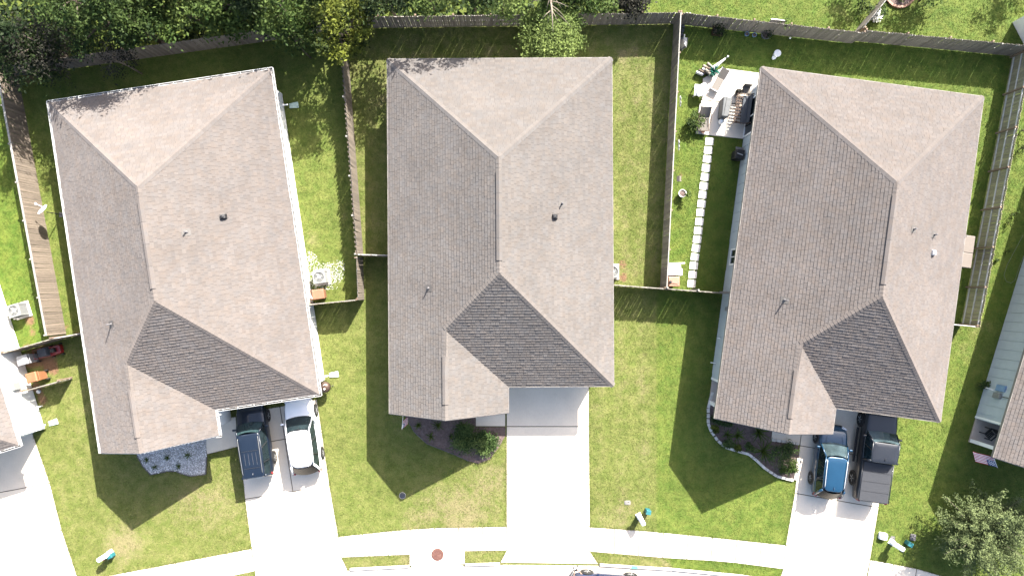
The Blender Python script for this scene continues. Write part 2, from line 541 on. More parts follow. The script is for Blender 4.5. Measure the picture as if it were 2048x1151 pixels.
M['shirt'] = pm('navy_shirt', (0.03, 0.045, 0.10), 0.9, 0.1, 8)
M['shoe'] = pm('grey_shoes', (0.16, 0.15, 0.14), 0.8, 0.15, 8)
M['hair'] = pm('brown_hair', (0.05, 0.03, 0.02), 0.7, 0.2, 20)

# ------------------------------------------------------------------ the ground
def in_poly(px, py, poly):
    inside = np.zeros(px.shape, bool)
    n = len(poly)
    for i in range(n):
        x0, y0 = poly[i]; x1, y1 = poly[(i + 1) % n]
        if y0 == y1: continue
        c = ((y0 > py) != (y1 > py)) & (px < (x1 - x0) * (py - y0) / (y1 - y0) + x0)
        inside ^= c
    return inside


# lots, in ground pixels of the photograph
LOT3 = [(1348, 47), (2030, 110), (2200, 140), (2200, 1300), (1560, 1300), (1345, 1132), (1312, 1100), (1312, 585), (1320, 576)]
LOT_LEFT = [(-300, -100), (20, 140), (140, 672), (40, 704), (-300, 800)]
LOT_TOP = [(1300, -200), (1300, 46), (1350, 46), (2030, 108), (2400, 140), (2400, -200)]
LOT2_BACK = [(693, 55), (1347, 47), (1319, 576), (795, 514), (727, 512)]
LOT1_BACK = [(36, 150), (693, 58), (729, 600), (133, 668)]
LOT2_FRONT = [(725, 600), (1312, 576), (1312, 1070), (670, 1075)]
LOT1_FRONT = [(60, 690), (500, 690), (505, 1160), (150, 1160)]
STRIPS = [(680, 1098), (1345, 1098), (1345, 1136), (680, 1140)]
DRY = [(960, 985, 55, .55), (880, 1015, 50, .5), (1000, 950, 30, .45), (930, 1035, 45, .5), (830, 1040, 30, .35),
       (1248, 230, 14, .45), (1262, 330, 12, .35), (1246, 430, 12, .3), (1275, 200, 12, .3), (1225, 180, 12, .2),
       (620, 480, 22, .5), (625, 430, 12, .3), (1240, 1030, 34, .45), (1250, 1000, 26, .3), (1290, 900, 22, .3),
       (1275, 770, 26, .3), (790, 170, 22, .5), (760, 200, 14, .5), (830, 112, 26, .5), (1265, 110, 20, .6),
       (1010, 110, 40, .4), (1245, 110, 10, .6), (235, 1100, 40, .4), (250, 1080, 30, .4), (420, 1010, 60, .35),
       (370, 1000, 40, .3), (560, 230, 16, .35), (585, 300, 14, .3), (1935, 700, 26, .35), (1960, 650, 26, .4),
       (2005, 420, 40, .45), (1980, 560, 24, .5), (2010, 330, 26, .5), (640, 790, 14, .2), (660, 1000, 14, .25),
       (1690, 30, 60, .35), (1560, 20, 70, .3), (1375, 1120, 20, .2), (1335, 1124, 14, .5), (815, 1122, 14, .6),
       (1262, 530, 20, .3), (700, 340, 16, .3), (690, 430, 12, .4), (1362, 349, 8, .4), (1850, 1015, 18, .3)]
DIRT = [(1247, 555, 9, 1.0), (1245, 528, 12, .75), (60, 722, 16, .95), (90, 705, 22, .8), (100, 730, 14, .8), (60, 640, 12, .9),
        (65, 665, 9, .7), (85, 800, 12, .9), (155, 668, 9, .7), (110, 742, 10, .6), (52, 690, 8, .6), (1362, 349, 5, .8), (70, 770, 9, .8),
        (133, 655, 6, .8), (1745, 25, 8, .9), (812, 1124, 6, .5), (1272, 112, 6, .6), (20, 130, 26, .6), (60, 158, 14, .7), (78, 780, 8, .9)]


def zone(X, Y):
    px = X * 31.0 + CX; py = CY - Y * 31.0
    dry = np.full(px.shape, 0.30); lush = np.zeros(px.shape); dirt = np.zeros(px.shape)

    def put(poly, d, l):
        m = in_poly(px, py, poly)
        dry[m] = d; lush[m] = l
    put(LOT_TOP, 0.16, 0.75); put(LOT_LEFT, 0.10, 0.85); put(LOT1_BACK, 0.30, 0.35)
    put(LOT2_BACK, 0.56, 0.10); put(LOT2_FRONT, 0.45, 0.15); put(LOT1_FRONT, 0.55, 0.03); put(STRIPS, 0.62, 0.0)
    put(LOT3, 0.10, 0.75)
    m = in_poly(px, py, [(1312, 600), (1600, 600), (1600, 1110), (1312, 1110)]); dry[m] = 0.14; lush[m] = 0.62
    m = in_poly(px, py, [(1180, 590), (1312, 590), (1312, 1110), (1180, 1110)]); dry[m] = 0.50; lush[m] = 0.08
    m = in_poly(px, py, [(1740, 640), (2100, 640), (2100, 1160), (1740, 1160)]); dry[m] = 0.26; lush[m] = 0.6
    # wheel and mower streaks
    streak = 0.5 + 0.5 * np.sin(px / 4.7 + 1.3 * np.sin(py / 90.0))
    m = in_poly(px, py, LOT2_BACK); dry[m] += 0.16 * (streak[m] - 0.4)
    m = in_poly(px, py, [(1180, 640), (1312, 640), (1312, 1065), (1180, 1055)]); dry[m] += 0.10 * (np.sin(px[m] / 7.0))
    for (x, y, r, a) in DRY:
        dry += .95 * a * np.exp(-((px - x) ** 2 + (py - y) ** 2) / (r * r))
    for (x, y, r, a) in DIRT:
        dirt += a * np.exp(-((px - x) ** 2 + (py - y) ** 2) / (r * r) * 0.8)
    # leaf litter and bare soil under the wood behind the fence
    wood = in_poly(px, py, [(-400, -400), (1300, -400), (1300, 44), (690, 50), (30, 140), (-400, 200)])
    dirt[wood] = 0.0; dry[wood] = 0.3; lush[wood] = 0.6
    return np.clip(dry, 0, 1.3), np.clip(lush, 0, 1), np.clip(dirt, 0, 1.2)


def ground():
    x = np.concatenate([[-400, -150, -60], np.arange(-40, 40.01, 0.25), [60, 150, 400]])
    y = np.concatenate([[-400, -150, -40], np.arange(-24, 26.01, 0.25), [45, 150, 400]])
    nx, ny = len(x), len(y)
    XX, YY = np.meshgrid(x, y)
    co = np.zeros((nx * ny, 3)); co[:, 0] = XX.ravel(); co[:, 1] = YY.ravel()
    idx = np.arange(nx * ny).reshape(ny, nx)
    q = np.stack([idx[:-1, :-1], idx[:-1, 1:], idx[1:, 1:], idx[1:, :-1]], -1).reshape(-1, 4)
    me = bpy.data.meshes.new('ground')
    me.vertices.add(len(co)); me.vertices.foreach_set('co', co.ravel())
    me.loops.add(q.size); me.loops.foreach_set('vertex_index', q.ravel().astype(np.int32))
    me.polygons.add(len(q))
    me.polygons.foreach_set('loop_start', np.arange(0, q.size, 4, dtype=np.int32))
    me.polygons.foreach_set('loop_total', np.full(len(q), 4, np.int32))
    me.update(calc_edges=True)
    d, l, b = zone(co[:, 0], co[:, 1])
    at = me.attributes.new('zone', 'FLOAT_COLOR', 'POINT')
    at.data.foreach_set('color', np.stack([d, l, b, np.ones_like(d)], -1).ravel())
    me.materials.append(M['lawn'])
    o = bpy.data.objects.new('ground', me)
    COL.objects.link(o)
    tag(o, kind='structure')


ground()

HARD = []      # ground-pixel polygons where no grass grows


def pxpoly(pts, z=0.0):
    return [tuple(G(a, b, z))[:2] for a, b in pts]


def shrink(poly, d):
    """move every edge of a convex polygon inwards by d metres"""
    n = len(poly)
    a = sum(poly[i][0] * poly[(i + 1) % n][1] - poly[(i + 1) % n][0] * poly[i][1] for i in range(n))
    if a < 0: poly = list(reversed(poly))
    lines = []
    for i in range(n):
        p = Vector(poly[i]); q = Vector(poly[(i + 1) % n])
        t = (q - p).normalized(); nrm = Vector((-t.y, t.x))
        lines.append((p + nrm * d, t))
    out = []
    for i in range(n):
        p, t = lines[i - 1]; q, u = lines[i]
        den = t.x * u.y - t.y * u.x
        if abs(den) < 1e-6:
            out.append(tuple(q)); continue
        k = ((q.x - p.x) * u.y - (q.y - p.y) * u.x) / den
        out.append(tuple(p + t * k))
    return out


def slabbed(name, slabs, mat, top=0.035, gap=0.027):
    """a paved surface: an Empty of the setting whose concrete panels are pieces of their own, with soil in the joints"""
    root = bpy.data.objects.new(name, None)
    COL.objects.link(root)
    tag(root, kind='structure')
    jb = MB()
    for pts in slabs:
        jb.prism(shrink(pxpoly(pts), -0.002), 0.0, 0.010 + 0.001 * random.random())
    jb.build('joint_soil', M['joint'], root)
    for pts in slabs:
        HARD.append(pts)
        p = shrink(pxpoly(pts), gap)
        MB().prism(p, 0.006, top + jitter(0.004), 0).build('slab', mat, root, bevel=0.006)
    return root


# driveways
slabbed('driveway', [
    [(432, 838), (472, 832), (478, 892), (414, 908), (408, 852)],
    [(472, 826), (560, 812), (570, 877), (480, 893)], [(560, 812), (634, 798), (644, 864), (570, 877)],
    [(480, 893), (570, 877), (586, 982), (490, 997)], [(570, 877), (644, 864), (659, 970), (586, 982)],
    [(490, 997), (659, 970), (677, 1071), (503, 1093)],
    [(503, 1093), (677, 1071), (683, 1114), (697, 1142), (512, 1166), (510, 1141)]], M['concrete'])
slabbed('driveway', [
    [(1013, 745), (1178, 745), (1178, 852), (1013, 852)], [(1013, 852), (1178, 852), (1179, 947), (1013, 947)],
    [(1013, 947), (1179, 947), (1180, 1051), (1013, 1051)],
    [(1013, 1051), (1180, 1051), (1180, 1102), (1013, 1100)],
    [(1013, 1100), (1180, 1102), (1197, 1127), (1000, 1124)],
    [(951, 800), (1011, 800), (1011, 852), (951, 852)]], M['concrete'])
slabbed('driveway', [
    [(1612, 800), (1775, 826), (1770, 919), (1599, 890)], [(1545, 850), (1604, 858), (1599, 890), (1541, 881)],
    [(1599, 890), (1685, 904), (1675, 1000), (1589, 985)], [(1685, 904), (1770, 919), (1757, 1014), (1675, 1000)],
    [(1589, 985), (1757, 1014), (1740, 1118), (1571, 1089)],
    [(1571, 1089), (1740, 1118), (1728, 1175), (1556, 1165), (1566, 1137)]], M['concrete'])
slabbed('driveway', [
    [(-170, 880), (60, 850), (100, 965), (-140, 1010)], [(-140, 1010), (100, 965), (124, 1059), (-110, 1135)],
    [(-110, 1135), (124, 1059), (160, 1168), (-80, 1240)]], M['concrete'])


# sidewalks, cut into panels
def strip_panels(top, bot, n):
    def at(line, t):
        d = [0.0]
        for i in range(len(line) - 1):
            d.append(d[-1] + math.dist(line[i], line[i + 1]))
        s = t * d[-1]
        for i in range(len(line) - 1):
            if s <= d[i + 1] + 1e-9:
                k = (s - d[i]) / (d[i + 1] - d[i])
                return (line[i][0] + (line[i + 1][0] - line[i][0]) * k, line[i][1] + (line[i + 1][1] - line[i][1]) * k)
        return line[-1]
    return [[at(top, i / n), at(top, (i + 1) / n), at(bot, (i + 1) / n), at(bot, i / n)] for i in range(n)]


slabbed('sidewalk', strip_panels([(677, 1072), (770, 1062), (850, 1055), (1013, 1052)], [(683, 1114), (819, 1108), (930, 1101), (1013, 1100)], 7), M['walk'])
slabbed('sidewalk', strip_panels([(1180, 1053), (1307, 1062), (1420, 1073), (1571, 1089)], [(1180, 1102), (1330, 1115), (1450, 1122), (1566, 1137)], 8), M['walk'])
slabbed('sidewalk', strip_panels([(150, 1164), (213, 1151), (503, 1096)], [(160, 1216), (223, 1202), (510, 1141)], 7), M['walk'])
slabbed('sidewalk', strip_panels([(1740, 1118), (1835, 1136), (1900, 1155), (2060, 1205)], [(1732, 1166), (1828, 1184), (1890, 1202), (2050, 1252)], 7), M['walk'])
slabbed('storm_inlet', [[(819, 1083), (930, 1081), (930, 1127), (819, 1130)]], M['walk'], top=0.06)
slabbed('patio', [
    [(1443, 136), (1535, 148), (1520, 214), (1402, 200), (1405, 157)],
    [(1402, 200), (1520, 214), (1505, 281), (1390, 268)]], M['patio'], top=0.06)
slabbed('patio', [[(20, 610), (54, 600), (62, 630), (28, 640)]], M['kerb'], top=0.07)

# street, gutter pan and kerbs
KERB = [(-250, 1250), (60, 1215), (300, 1186), (512, 1163), (690, 1140), (819, 1133), (930, 1130), (1010, 1128), (1198, 1130), (1345, 1139), (1480, 1152), (1600, 1172), (1760, 1200), (2000, 1250), (2300, 1330)]
st = MB()
out = [(a, b + 900) for a, b in KERB]
for i in range(len(KERB) - 1):
    a, b, c, d = KERB[i], KERB[i + 1], out[i + 1], out[i]
    st.prism(pxpoly([(a[0], a[1] + 13), (b[0], b[1] + 13), c, d]), -0.002, 0.006)
tag(st.build('street', M['street']), kind='structure')
pan = bpy.data.objects.new('gutter_pan', None); COL.objects.link(pan); tag(pan, kind='structure')
for i in range(len(KERB) - 1):
    a, b = KERB[i], KERB[i + 1]
    for p in strip_panels([a, b], [(a[0], a[1] + 13.5), (b[0], b[1] + 13.5)], max(1, int(math.dist(a, b) / 60))):
        MB().prism(shrink(pxpoly(p), 0.006), 0.002, 0.018).build('slab', M['walk'], pan)
HARD.append(KERB + list(reversed(out)))


def kerb_run(name, line, w=5.0):
    root = bpy.data.objects.new(name, None); COL.objects.link(root); tag(root, kind='structure')
    for i in range(len(line) - 1):
        a, b = line[i], line[i + 1]
        n = max(1, round(math.dist(a, b) / 93))
        for p in strip_panels([(a[0], a[1] - w), (b[0], b[1] - w)], [a, b], n):
            HARD.append(p)
            MB().prism(shrink(pxpoly(p), 0.006), 0.0, 0.135).build('kerbstone', M['kerb'], root, bevel=0.02)
    return root


kerb_run('kerb', [(700, 1139), (819, 1133)]); kerb_run('kerb', [(930, 1130), (1000, 1128)])
kerb_run('kerb', [(1199, 1130), (1345, 1139), (1480, 1152), (1556, 1164)])
kerb_run('kerb', [(512, 1163), (400, 1176), (300, 1186)])
inl = MB()
inl.box(tuple(G(874, 1131, 0.09)), (3.3, 0.12, 0.07))
inl.build('inlet_beam', M['kerb'], rz=0.0)
bpy.data.objects['inlet_beam'].parent = bpy.data.objects['storm_inlet']
iv = MB().box(tuple(G(874, 1132.5, 0.045)), (3.2, 0.06, 0.07))
iv.build('inlet_opening', M['black']).parent = bpy.data.objects['storm_inlet']
pt = MB()
pt.prism(pxpoly([(1262, 1128.5), (1275, 1129.3), (1275, 1135.0), (1262, 1134.2)]), 0.1365, 0.1385)
tag(pt.build('kerb_paint_mark', M['teal_paint']), 'teal painted mark on the kerb face above the parked car', 'paint mark')


# ------------------------------------------------------------------ planting beds
def bed(name, pts, mat, top=0.05):
    HARD.append(pts)
    b = MB().prism(pxpoly(pts), 0.0, top)
    o = b.build(name, mat)
    tag(o, kind='structure')
    return o


BED1 = [(270, 870), (275, 910), (287, 931), (302, 948), (318, 945), (335, 941), (352, 941), (367, 947), (382, 951), (412, 947), (414, 913), (412, 850), (330, 850)]
BED2 = [(800, 800), (812, 835), (829, 863), (854, 886), (887, 899), (912, 909), (938, 921), (956, 926), (980, 917), (998, 893), (1011, 870), (1011, 853), (951, 853), (950, 800)]
BED3 = [(1440, 770), (1424, 783), (1416, 815), (1416, 846), (1422, 862), (1435, 880), (1450, 893), (1475, 901), (1497, 907), (1512, 919), (1529, 935), (1553, 951), (1586, 958), (1592, 945), (1597, 914), (1596, 890), (1541, 881), (1545, 830)]
bed('gravel_bed', BED1, M['gravel_bed'])
bed('mulch_bed', BED2, M['mulch'])
bed('mulch_bed', BED3, M['mulch'])


def stones(name, poly, n, size, mat, z=0.05, label=None, density=None):
    P = np.array(poly); lo, hi = P.min(0), P.max(0)
    pts = RNG.uniform(lo, hi, (n * 3, 2))
    pts = pts[in_poly(pts[:, 0], pts[:, 1], poly)]
    if density is not None:
        pts = pts[[density(a, b) > RNG.random() for a, b in pts]]
    pts = pts[:n]
    mb = MB()
    for (a, b) in pts:
        p = G(a, b)
        s = size * RNG.uniform(0.6, 1.4); h = s * RNG.uniform(0.4, 0.8); ang = RNG.uniform(0, PI)
        k = 5
        ring = [(p.x + s * math.cos(ang + i * 2 * PI / k) * RNG.uniform(.7, 1), p.y + s * .8 * math.sin(ang + i * 2 * PI / k), z) for i in range(k)]
        top = (p.x + jitter(s * .3), p.y + jitter(s * .3), z + h)
        mb.add(ring + [top], [(i, (i + 1) % k, k) for i in range(k)], 0, RNG.random())
    o = mb.build(name, mat, shade=True)
    tag(o, label, 'gravel' if label else None, kind='stuff')
    return o


stones('gravel', BED1, 3600, 0.038, M['gravel'], 0.048, 'white and grey gravel spread round five grass tufts')
AC1_GRAVEL = [(606, 503), (620, 502), (632, 510), (636, 524), (650, 527), (672, 520), (688, 520), (690, 540), (684, 560), (672, 578), (650, 580), (622, 590), (618, 560)]
stones('gravel', AC1_GRAVEL, 1100, 0.030, M['flower'], 0.004, 'loose white gravel around the air conditioner beside the white gutter wall',
       lambda a, b: 0.25 + 0.75 * (0.5 + 0.5 * math.sin(a / 6.0) * math.cos(b / 7.0)))


def edging(name, label, line, blk, gap, w, h, mat):
    root = thing(name, label, 'edging', tuple(G(*line[0])))
    o0 = G(*line[0])
    me = MB().box((0, 0, h / 2), (blk, w, h), taper=0.94).mesh('edging_block', mat)
    for i in range(len(line) - 1):
        a, b = G(*line[i]), G(*line[i + 1])
        d = b - a
        n = max(1, round(d.length / (blk + gap)))
        for k in range(n):
            p = a + d * ((k + 0.5) / n)
            inst('edging_block', me, root, (p.x - o0.x, p.y - o0.y, jitter(0.006)), math.atan2(d.y, d.x) + jitter(0.05))
    return root


edging('block_edging', 'pale concrete block edging curving round the planted mulch bed',
       [(1424, 783), (1416, 815), (1416, 846), (1422, 862), (1435, 880), (1450, 893), (1475, 901), (1497, 907), (1512, 919), (1529, 935), (1553, 951), (1586, 959)], 0.27, 0.02, 0.17, 0.13, M['block'])
edging('block_edging', 'white block border between the mulch bed and the blue car driveway',
       [(1590, 958), (1593, 938), (1597, 914)], 0.34, 0.02, 0.24, 0.13, M['walk'])
edging('block_edging', 'short row of grey blocks along the shaded front walk',
       [(1596, 886), (1572, 882), (1541, 878)], 0.27, 0.02, 0.18, 0.12, M['block'])
edging('bed_edging', 'dark thin edging along the curved lower side of the gravel bed',
       [(275, 910), (287, 931), (302, 948), (318, 945), (335, 941), (352, 941), (367, 947), (382, 951), (412, 947), (414, 913)], 0.4, 0.01, 0.06, 0.09, M['stone_edge'])
edging('bed_edging', 'dark edging between the mulch bed with big shrubs and the lawn',
       [(815, 838), (829, 863), (854, 886), (887, 899), (912, 909), (938, 921)], 0.4, 0.01, 0.05, 0.08, M['stone_edge'])

# ------------------------------------------------------------------ houses
EAVE = 3.15
PITCH = 0.63
HW = 6.71                 # half width of the main roof
LN = 19.62                # length of the main roof
LG = 21.20                # length along the gable wing
GX = 0.40                 # right eave of the gable wing
GC = (-HW + GX) / 2       # its ridge
OH = 0.52                 # overhang


def roof_h(x, y):
    h = -1e9
    if -HW <= x <= HW and -LN <= y <= 0:
        h = PITCH * min(x + HW, HW - x, -y, y + LN)
    if -HW <= x <= GX and -LG <= y <= -LN + PITCH * 20:
        g = PITCH * min(x + HW, GX - x)
        # the wing dies into the front slope
        if y < -LN + min(x + HW, GX - x) + 0.001:
            h = max(h, g)
    return EAVE + h


RZ = EAVE + PITCH * HW
GZ = EAVE + PITCH * (GC + HW)
YV = -LN + (GC + HW)       # where the wing ridge meets the front slope
PLANES = {
    'north': [(HW, 0, EAVE), (-HW, 0, EAVE), (0, -HW, RZ)],
    'east': [(HW, -LN, EAVE), (HW, 0, EAVE), (0, -HW, RZ), (0, -LN + HW, RZ)],
    'west': [(-HW, 0, EAVE), (-HW, -LG, EAVE), (GC, -LG, GZ), (GC, YV, GZ), (0, -LN + HW, RZ), (0, -HW, RZ)],
    'south': [(GX, -LN, EAVE), (HW, -LN, EAVE), (0, -LN + HW, RZ), (GC, YV, GZ)],
    'wing': [(GX, -LG, EAVE), (GX, -LN, EAVE), (GC, YV, GZ), (GC, -LG, GZ)],
}


def frame_of(poly):
    p0, p1 = Vector(poly[0]), Vector(poly[1])
    u = (p1 - p0).normalized()
    n = None
    for q in poly[2:]:
        c = u.cross(Vector(q) - p0)
        if c.length > 1e-6:
            n = c.normalized(); break
    if n.z < 0: n = -n
    v = n.cross(u).normalized()
    if v.z < 0: v = -v
    return p0, u, v, n


def interval(p2, v):
    xs = []
    n = len(p2)
    for i in range(n):
        (u0, v0), (u1, v1) = p2[i], p2[(i + 1) % n]
        if abs(v1 - v0) < 1e-9:
            if abs(v - v0) < 1e-6: xs += [u0, u1]
            continue
        t = (v - v0) / (v1 - v0)
        if -1e-9 <= t <= 1 + 1e-9: xs.append(u0 + (u1 - u0) * t)
    return (min(xs), max(xs)) if xs else None


def shingles(mb, poly, seen=None, expo=0.19, tabw=0.30):
    p0, u, v, n = frame_of(poly)
    p2 = [((Vector(q) - p0).dot(u), (Vector(q) - p0).dot(v)) for q in poly]
    vmax = max(q[1] for q in p2)
    k = 0
    vv = -0.03
    while vv < vmax - 0.02:
        v0, v1 = vv, min(vv + expo, vmax - 1e-4)
        a = interval(p2, max(v0, 1e-5)); b = interval(p2, v1)
        if a and b:
            x = min(a[0], b[0]) - random.uniform(0, tabw)
            end = max(a[1], b[1])
            course = random.uniform(-0.10, 0.10)
            while x < end:
                w = tabw * random.uniform(0.62, 1.35)
                x0, x1 = x, x + w - 0.013
                x += w
                l0, r0 = max(x0, a[0]), min(x1, a[1])
                l1, r1 = max(x0, b[0]), min(x1, b[1])
                if r0 - l0 < 0.02 and r1 - l1 < 0.02: continue
                if r0 < l0: l0 = r0 = min(max((l0 + r0) / 2, a[0]), a[1])
                if r1 < l1: l1 = r1 = min(max((l1 + r1) / 2, b[0]), b[1])
                if seen is not None:
                    c = p0 + u * ((l0 + r0) / 2) + v * v0
                    if not seen(c): continue
                t = random.choice((0.014, 0.017, 0.021, 0.025))
                q = [p0 + u * l0 + v * v0 + n * t, p0 + u * r0 + v * v0 + n * t,
                     p0 + u * r1 + v * v1 + n * 0.001, p0 + u * l1 + v * v1 + n * 0.001,
                     p0 + u * l0 + v * v0 - n * 0.002, p0 + u * r0 + v * v0 - n * 0.002]
                sh = min(1, max(0, random.gauss(0.5, 0.24) + course))
                mb.add(q, [(0, 1, 2, 3), (4, 5, 1, 0)], 0, sh)
        vv += expo
        k += 1


def cap_run(root, a, b, na, nb, mat, step=0.21, w=0.185, skip=None):
    """folded cap shingles laid one by one from a (low end) up to b"""
    a, b = Vector(a), Vector(b)
    d = (b - a).normalized()
    L = (b - a).length

    def side(nn, other):
        s = nn.cross(d).normalized()
        if s.dot(other) < 0: s = -s
        return s
    sa = side(na, na - nb); sb = side(nb, nb - na)
    up = (na + nb).normalized()
    e = step * 1.12
    lo, hi = 0.030, 0.016
    vs_ = [up * lo, sa * w + na * lo * .8, sb * w + nb * lo * .8,
           d * e + up * hi, d * e + sa * w + na * hi * .8, d * e + sb * w + nb * hi * .8,
           -up * 0.004, sa * w + na * 0.002, sb * w + nb * 0.002, d * e + sa * w, d * e + sb * w]
    fs_ = [(0, 3, 4, 1), (0, 2, 5, 3), (6, 0, 1, 7), (6, 8, 2, 0), (1, 4, 9, 7), (2, 8, 10, 5)]
    mb = MB(); mb.add(vs_, fs_)
    mes = []
    for s in (0.55, 0.75, 0.95):
        mb.s = [s] * len(mb.f)
        mes.append(mb.mesh('cap_shingle', mat, shade=True))
    n = int(L / step)
    for i in range(n):
        p = a + d * (i * step)
        if skip and skip(p): continue
        inst('cap_shingle', random.choice(mes), root, p)


def vent_run(root, a, b, na, nb, mat, w=0.16, h=0.055, step=1.22):
    a, b = Vector(a), Vector(b)
    d = (b - a).normalized(); L = (b - a).length
    n = max(1, round(L / step))
    up = Vector((0, 0, 1))
    sx = d.cross(up).normalized()
    drop = w * 0.52
    for i in range(n):
        p = a + d * (L * i / n); q = a + d * (L * (i + 1) / n - 0.012)
        mb = MB()
        vs_ = []
        for c in (p, q):
            vs_ += [c + up * h, c + sx * w + up * (h - drop), c - sx * w + up * (h - drop), c + sx * (w - .02) - up * (drop + 0.02), c - sx * (w - .02) - up * (drop + .02)]
        mb.add(vs_, [(0, 1, 6, 5), (0, 5, 7, 2), (1, 3, 8, 6), (2, 7, 9, 4), (0, 2, 4, 3, 1), (5, 6, 8, 9, 7)], 0, random.uniform(.55, .75))
        mb.build('ridge_vent', mat, root, shade=True)


def house(name, label, origin, rot, smat, wall_mat, gutters=False, panel_side=None, near=None, cap=True, windows=(), porch_chair=False):
    root = thing(name, label, 'house', (origin[0], origin[1], 0), rot, 'houses in the row')
    Mw = Matrix.Translation((origin[0], origin[1], 0)) @ Matrix.Rotation(rot, 4, 'Z')

    def seen(c):
        p = Mw @ c
        k = F_PX / (CAM_H - p.z)
        return -150 < CX + p.x * k < 2200 and -100 < CY - p.y * k < 1250
    # roof deck, underside included
    mb = MB()
    for nm, poly in PLANES.items():
        mb.add(poly, [tuple(range(len(poly)))])
    zs = EAVE - 0.16
    mb.add([(-HW, 0, zs), (HW, 0, zs), (HW, -LN, zs), (GX, -LN, zs), (GX, -LG, zs), (-HW, -LG, zs)], [(0, 1, 2, 3, 4, 5)])
    roof = mb.build('roof', M['underlay'], root)
    field = MB()
    for nm, poly in PLANES.items():
        shingles(field, poly, seen)
    f = field.build('shingles', smat, roof, shade=True)
    tag(f, kind='stuff')
    # hips and ridges
    N = {k: frame_of(p)[3] for k, p in PLANES.items()}
    sk = lambda p: not seen(p)
    cap_run(roof, (-HW, 0, EAVE), (0, -HW, RZ), N['north'], N['west'], smat, skip=sk)
    cap_run(roof, (HW, 0, EAVE), (0, -HW, RZ), N['north'], N['east'], smat, skip=sk)
    cap_run(roof, (HW, -LN, EAVE), (0, -LN + HW, RZ), N['south'], N['east'], smat, skip=sk)
    cap_run(roof, (GC, YV, GZ), (0, -LN + HW, RZ), N['south'], N['west'], smat, skip=sk)
    cap_run(roof, (0, -HW - .75, RZ), (0, -HW, RZ), N['east'], N['west'], smat, skip=sk)
    cap_run(roof, (0, -LN + HW, RZ), (0, -LN + HW + .7, RZ), N['east'], N['west'], smat, skip=sk)
    cap_run(roof, (GC, -LG, GZ), (GC, -LG + .95, GZ), N['wing'], N['west'], smat, skip=sk)
    cap_run(roof, (GC, -LG + 3.6, GZ), (GC, YV, GZ), N['wing'], N['west'], smat, skip=sk)
    if seen(Vector((0, -9, RZ))):
        vent_run(roof, (0, -HW - .72, RZ), (0, -LN + HW + .66, RZ), N['east'], N['west'], smat)
        vent_run(roof, (GC, -LG + .9, GZ), (GC, -LG + 3.65, GZ), N['wing'], N['west'], smat)
    # fascia boards and rakes
    fb = MB()
    t = 0.03
    for (x0, y0, x1, y1) in ((-HW, t, HW, t), (HW + t, 0, HW + t, -LN), (HW, -LN - t, GX + t, -LN - t), (GX + t, -LN, GX + t, -LG), (-HW - t, -LG, -HW - t, 0)):
        cx, cy = (x0 + x1) / 2, (y0 + y1) / 2
        ln = max(abs(x1 - x0), abs(y1 - y0))
        fb.box((cx, cy, EAVE - 0.085), (ln, 0.035, 0.18) if abs(x1 - x0) > abs(y1 - y0) else (0.035, ln, 0.18))
    for (xa, xb) in ((-HW - .03, GC), (GX + .03, GC)):
        a, b = Vector((xa, -LG - .02, EAVE - .06)), Vector((xb, -LG - .02, GZ - .04))
        fb.add([a + Vector((0, .02, 0)), b + Vector((0, .02, 0)), b + Vector((0, .02, -.16)), a + Vector((0, .02, -.13)),
                a + Vector((0, -.02, 0)), b + Vector((0, -.02, 0)), b + Vector((0, -.02, -.16)), a + Vector((0, -.02, -.13))],
               [(0, 1, 2, 3), (4, 7, 6, 5), (0, 4, 5, 1), (3, 2, 6, 7)])
    fb.build('fascia', M['gutter_white'] if gutters else M['fascia'], root)
    # walls; the front left corner is cut back for a porch
    wt = EAVE - 0.15
    X0, X1, Y0, YG, YF, XP = -HW + OH, HW - OH, -OH, -LN + OH, -LG + .42, GX - OH
    PB = 1.6     # porch depth along the side wall
    cuts = [((X0, Y0), (X1, Y0)), ((X1, Y0), (X1, YG)), ((X1, YG), (XP, YG)), ((XP, YG), (XP, YF)), ((XP, YF), (X0 + 1.9, YF)),
            ((X0 + 1.9, YF), (X0 + 1.9, YF + PB)), ((X0 + 1.9, YF + PB), (X0, YF + PB)), ((X0, YF + PB), (X0, Y0))]
    for (a, b) in cuts:
        d = Vector((b[0] - a[0], b[1] - a[1], 0))
        w = MB().box(((a[0] + b[0]) / 2, (a[1] + b[1]) / 2, wt / 2), (d.length + 0.09, 0.1, wt), math.atan2(d.y, d.x))
        w.build('wall', wall_mat, root)
    gbl = MB().add([(-HW + .02, -LG + .05, EAVE - .14), (GX - .02, -LG + .05, EAVE - .14), (GX - .02, -LG + .05, EAVE - .01), (GC, -LG + .05, GZ - .02), (-HW + .02, -LG + .05, EAVE - .01)], [(0, 1, 2, 3, 4)])
    gbl.build('gable_wall', wall_mat, root)
    # siding panels with joints on the walls one can see
    pw = 0.61
    if panel_side:
        x = X0 - .062 if panel_side == 'west' else X1 + .062
        ya, yb = (Y0, YF + PB) if panel_side == 'west' else (Y0, YG)
        n = int((ya - yb) / pw)
        me = MB().box((0, 0, (wt - .02) / 2 + .02), (0.03, pw - 0.03, wt - 0.04)).mesh('siding_panel', wall_mat)
        for i in range(n):
            y = ya - (i + .5) * pw
            if any(abs(y - wy) < (ww + pw) / 2 for (wy, ww, wz, wh, kind) in windows): continue
            inst('siding_panel', me, root, (x, y, 0))
        s = -1 if panel_side == 'west' else 1
        for yy in ((ya - .04, yb + .05)):
            MB().box((x, yy, wt / 2), (0.05, 0.13, wt - .03)).build('corner_board', M['white'], root)
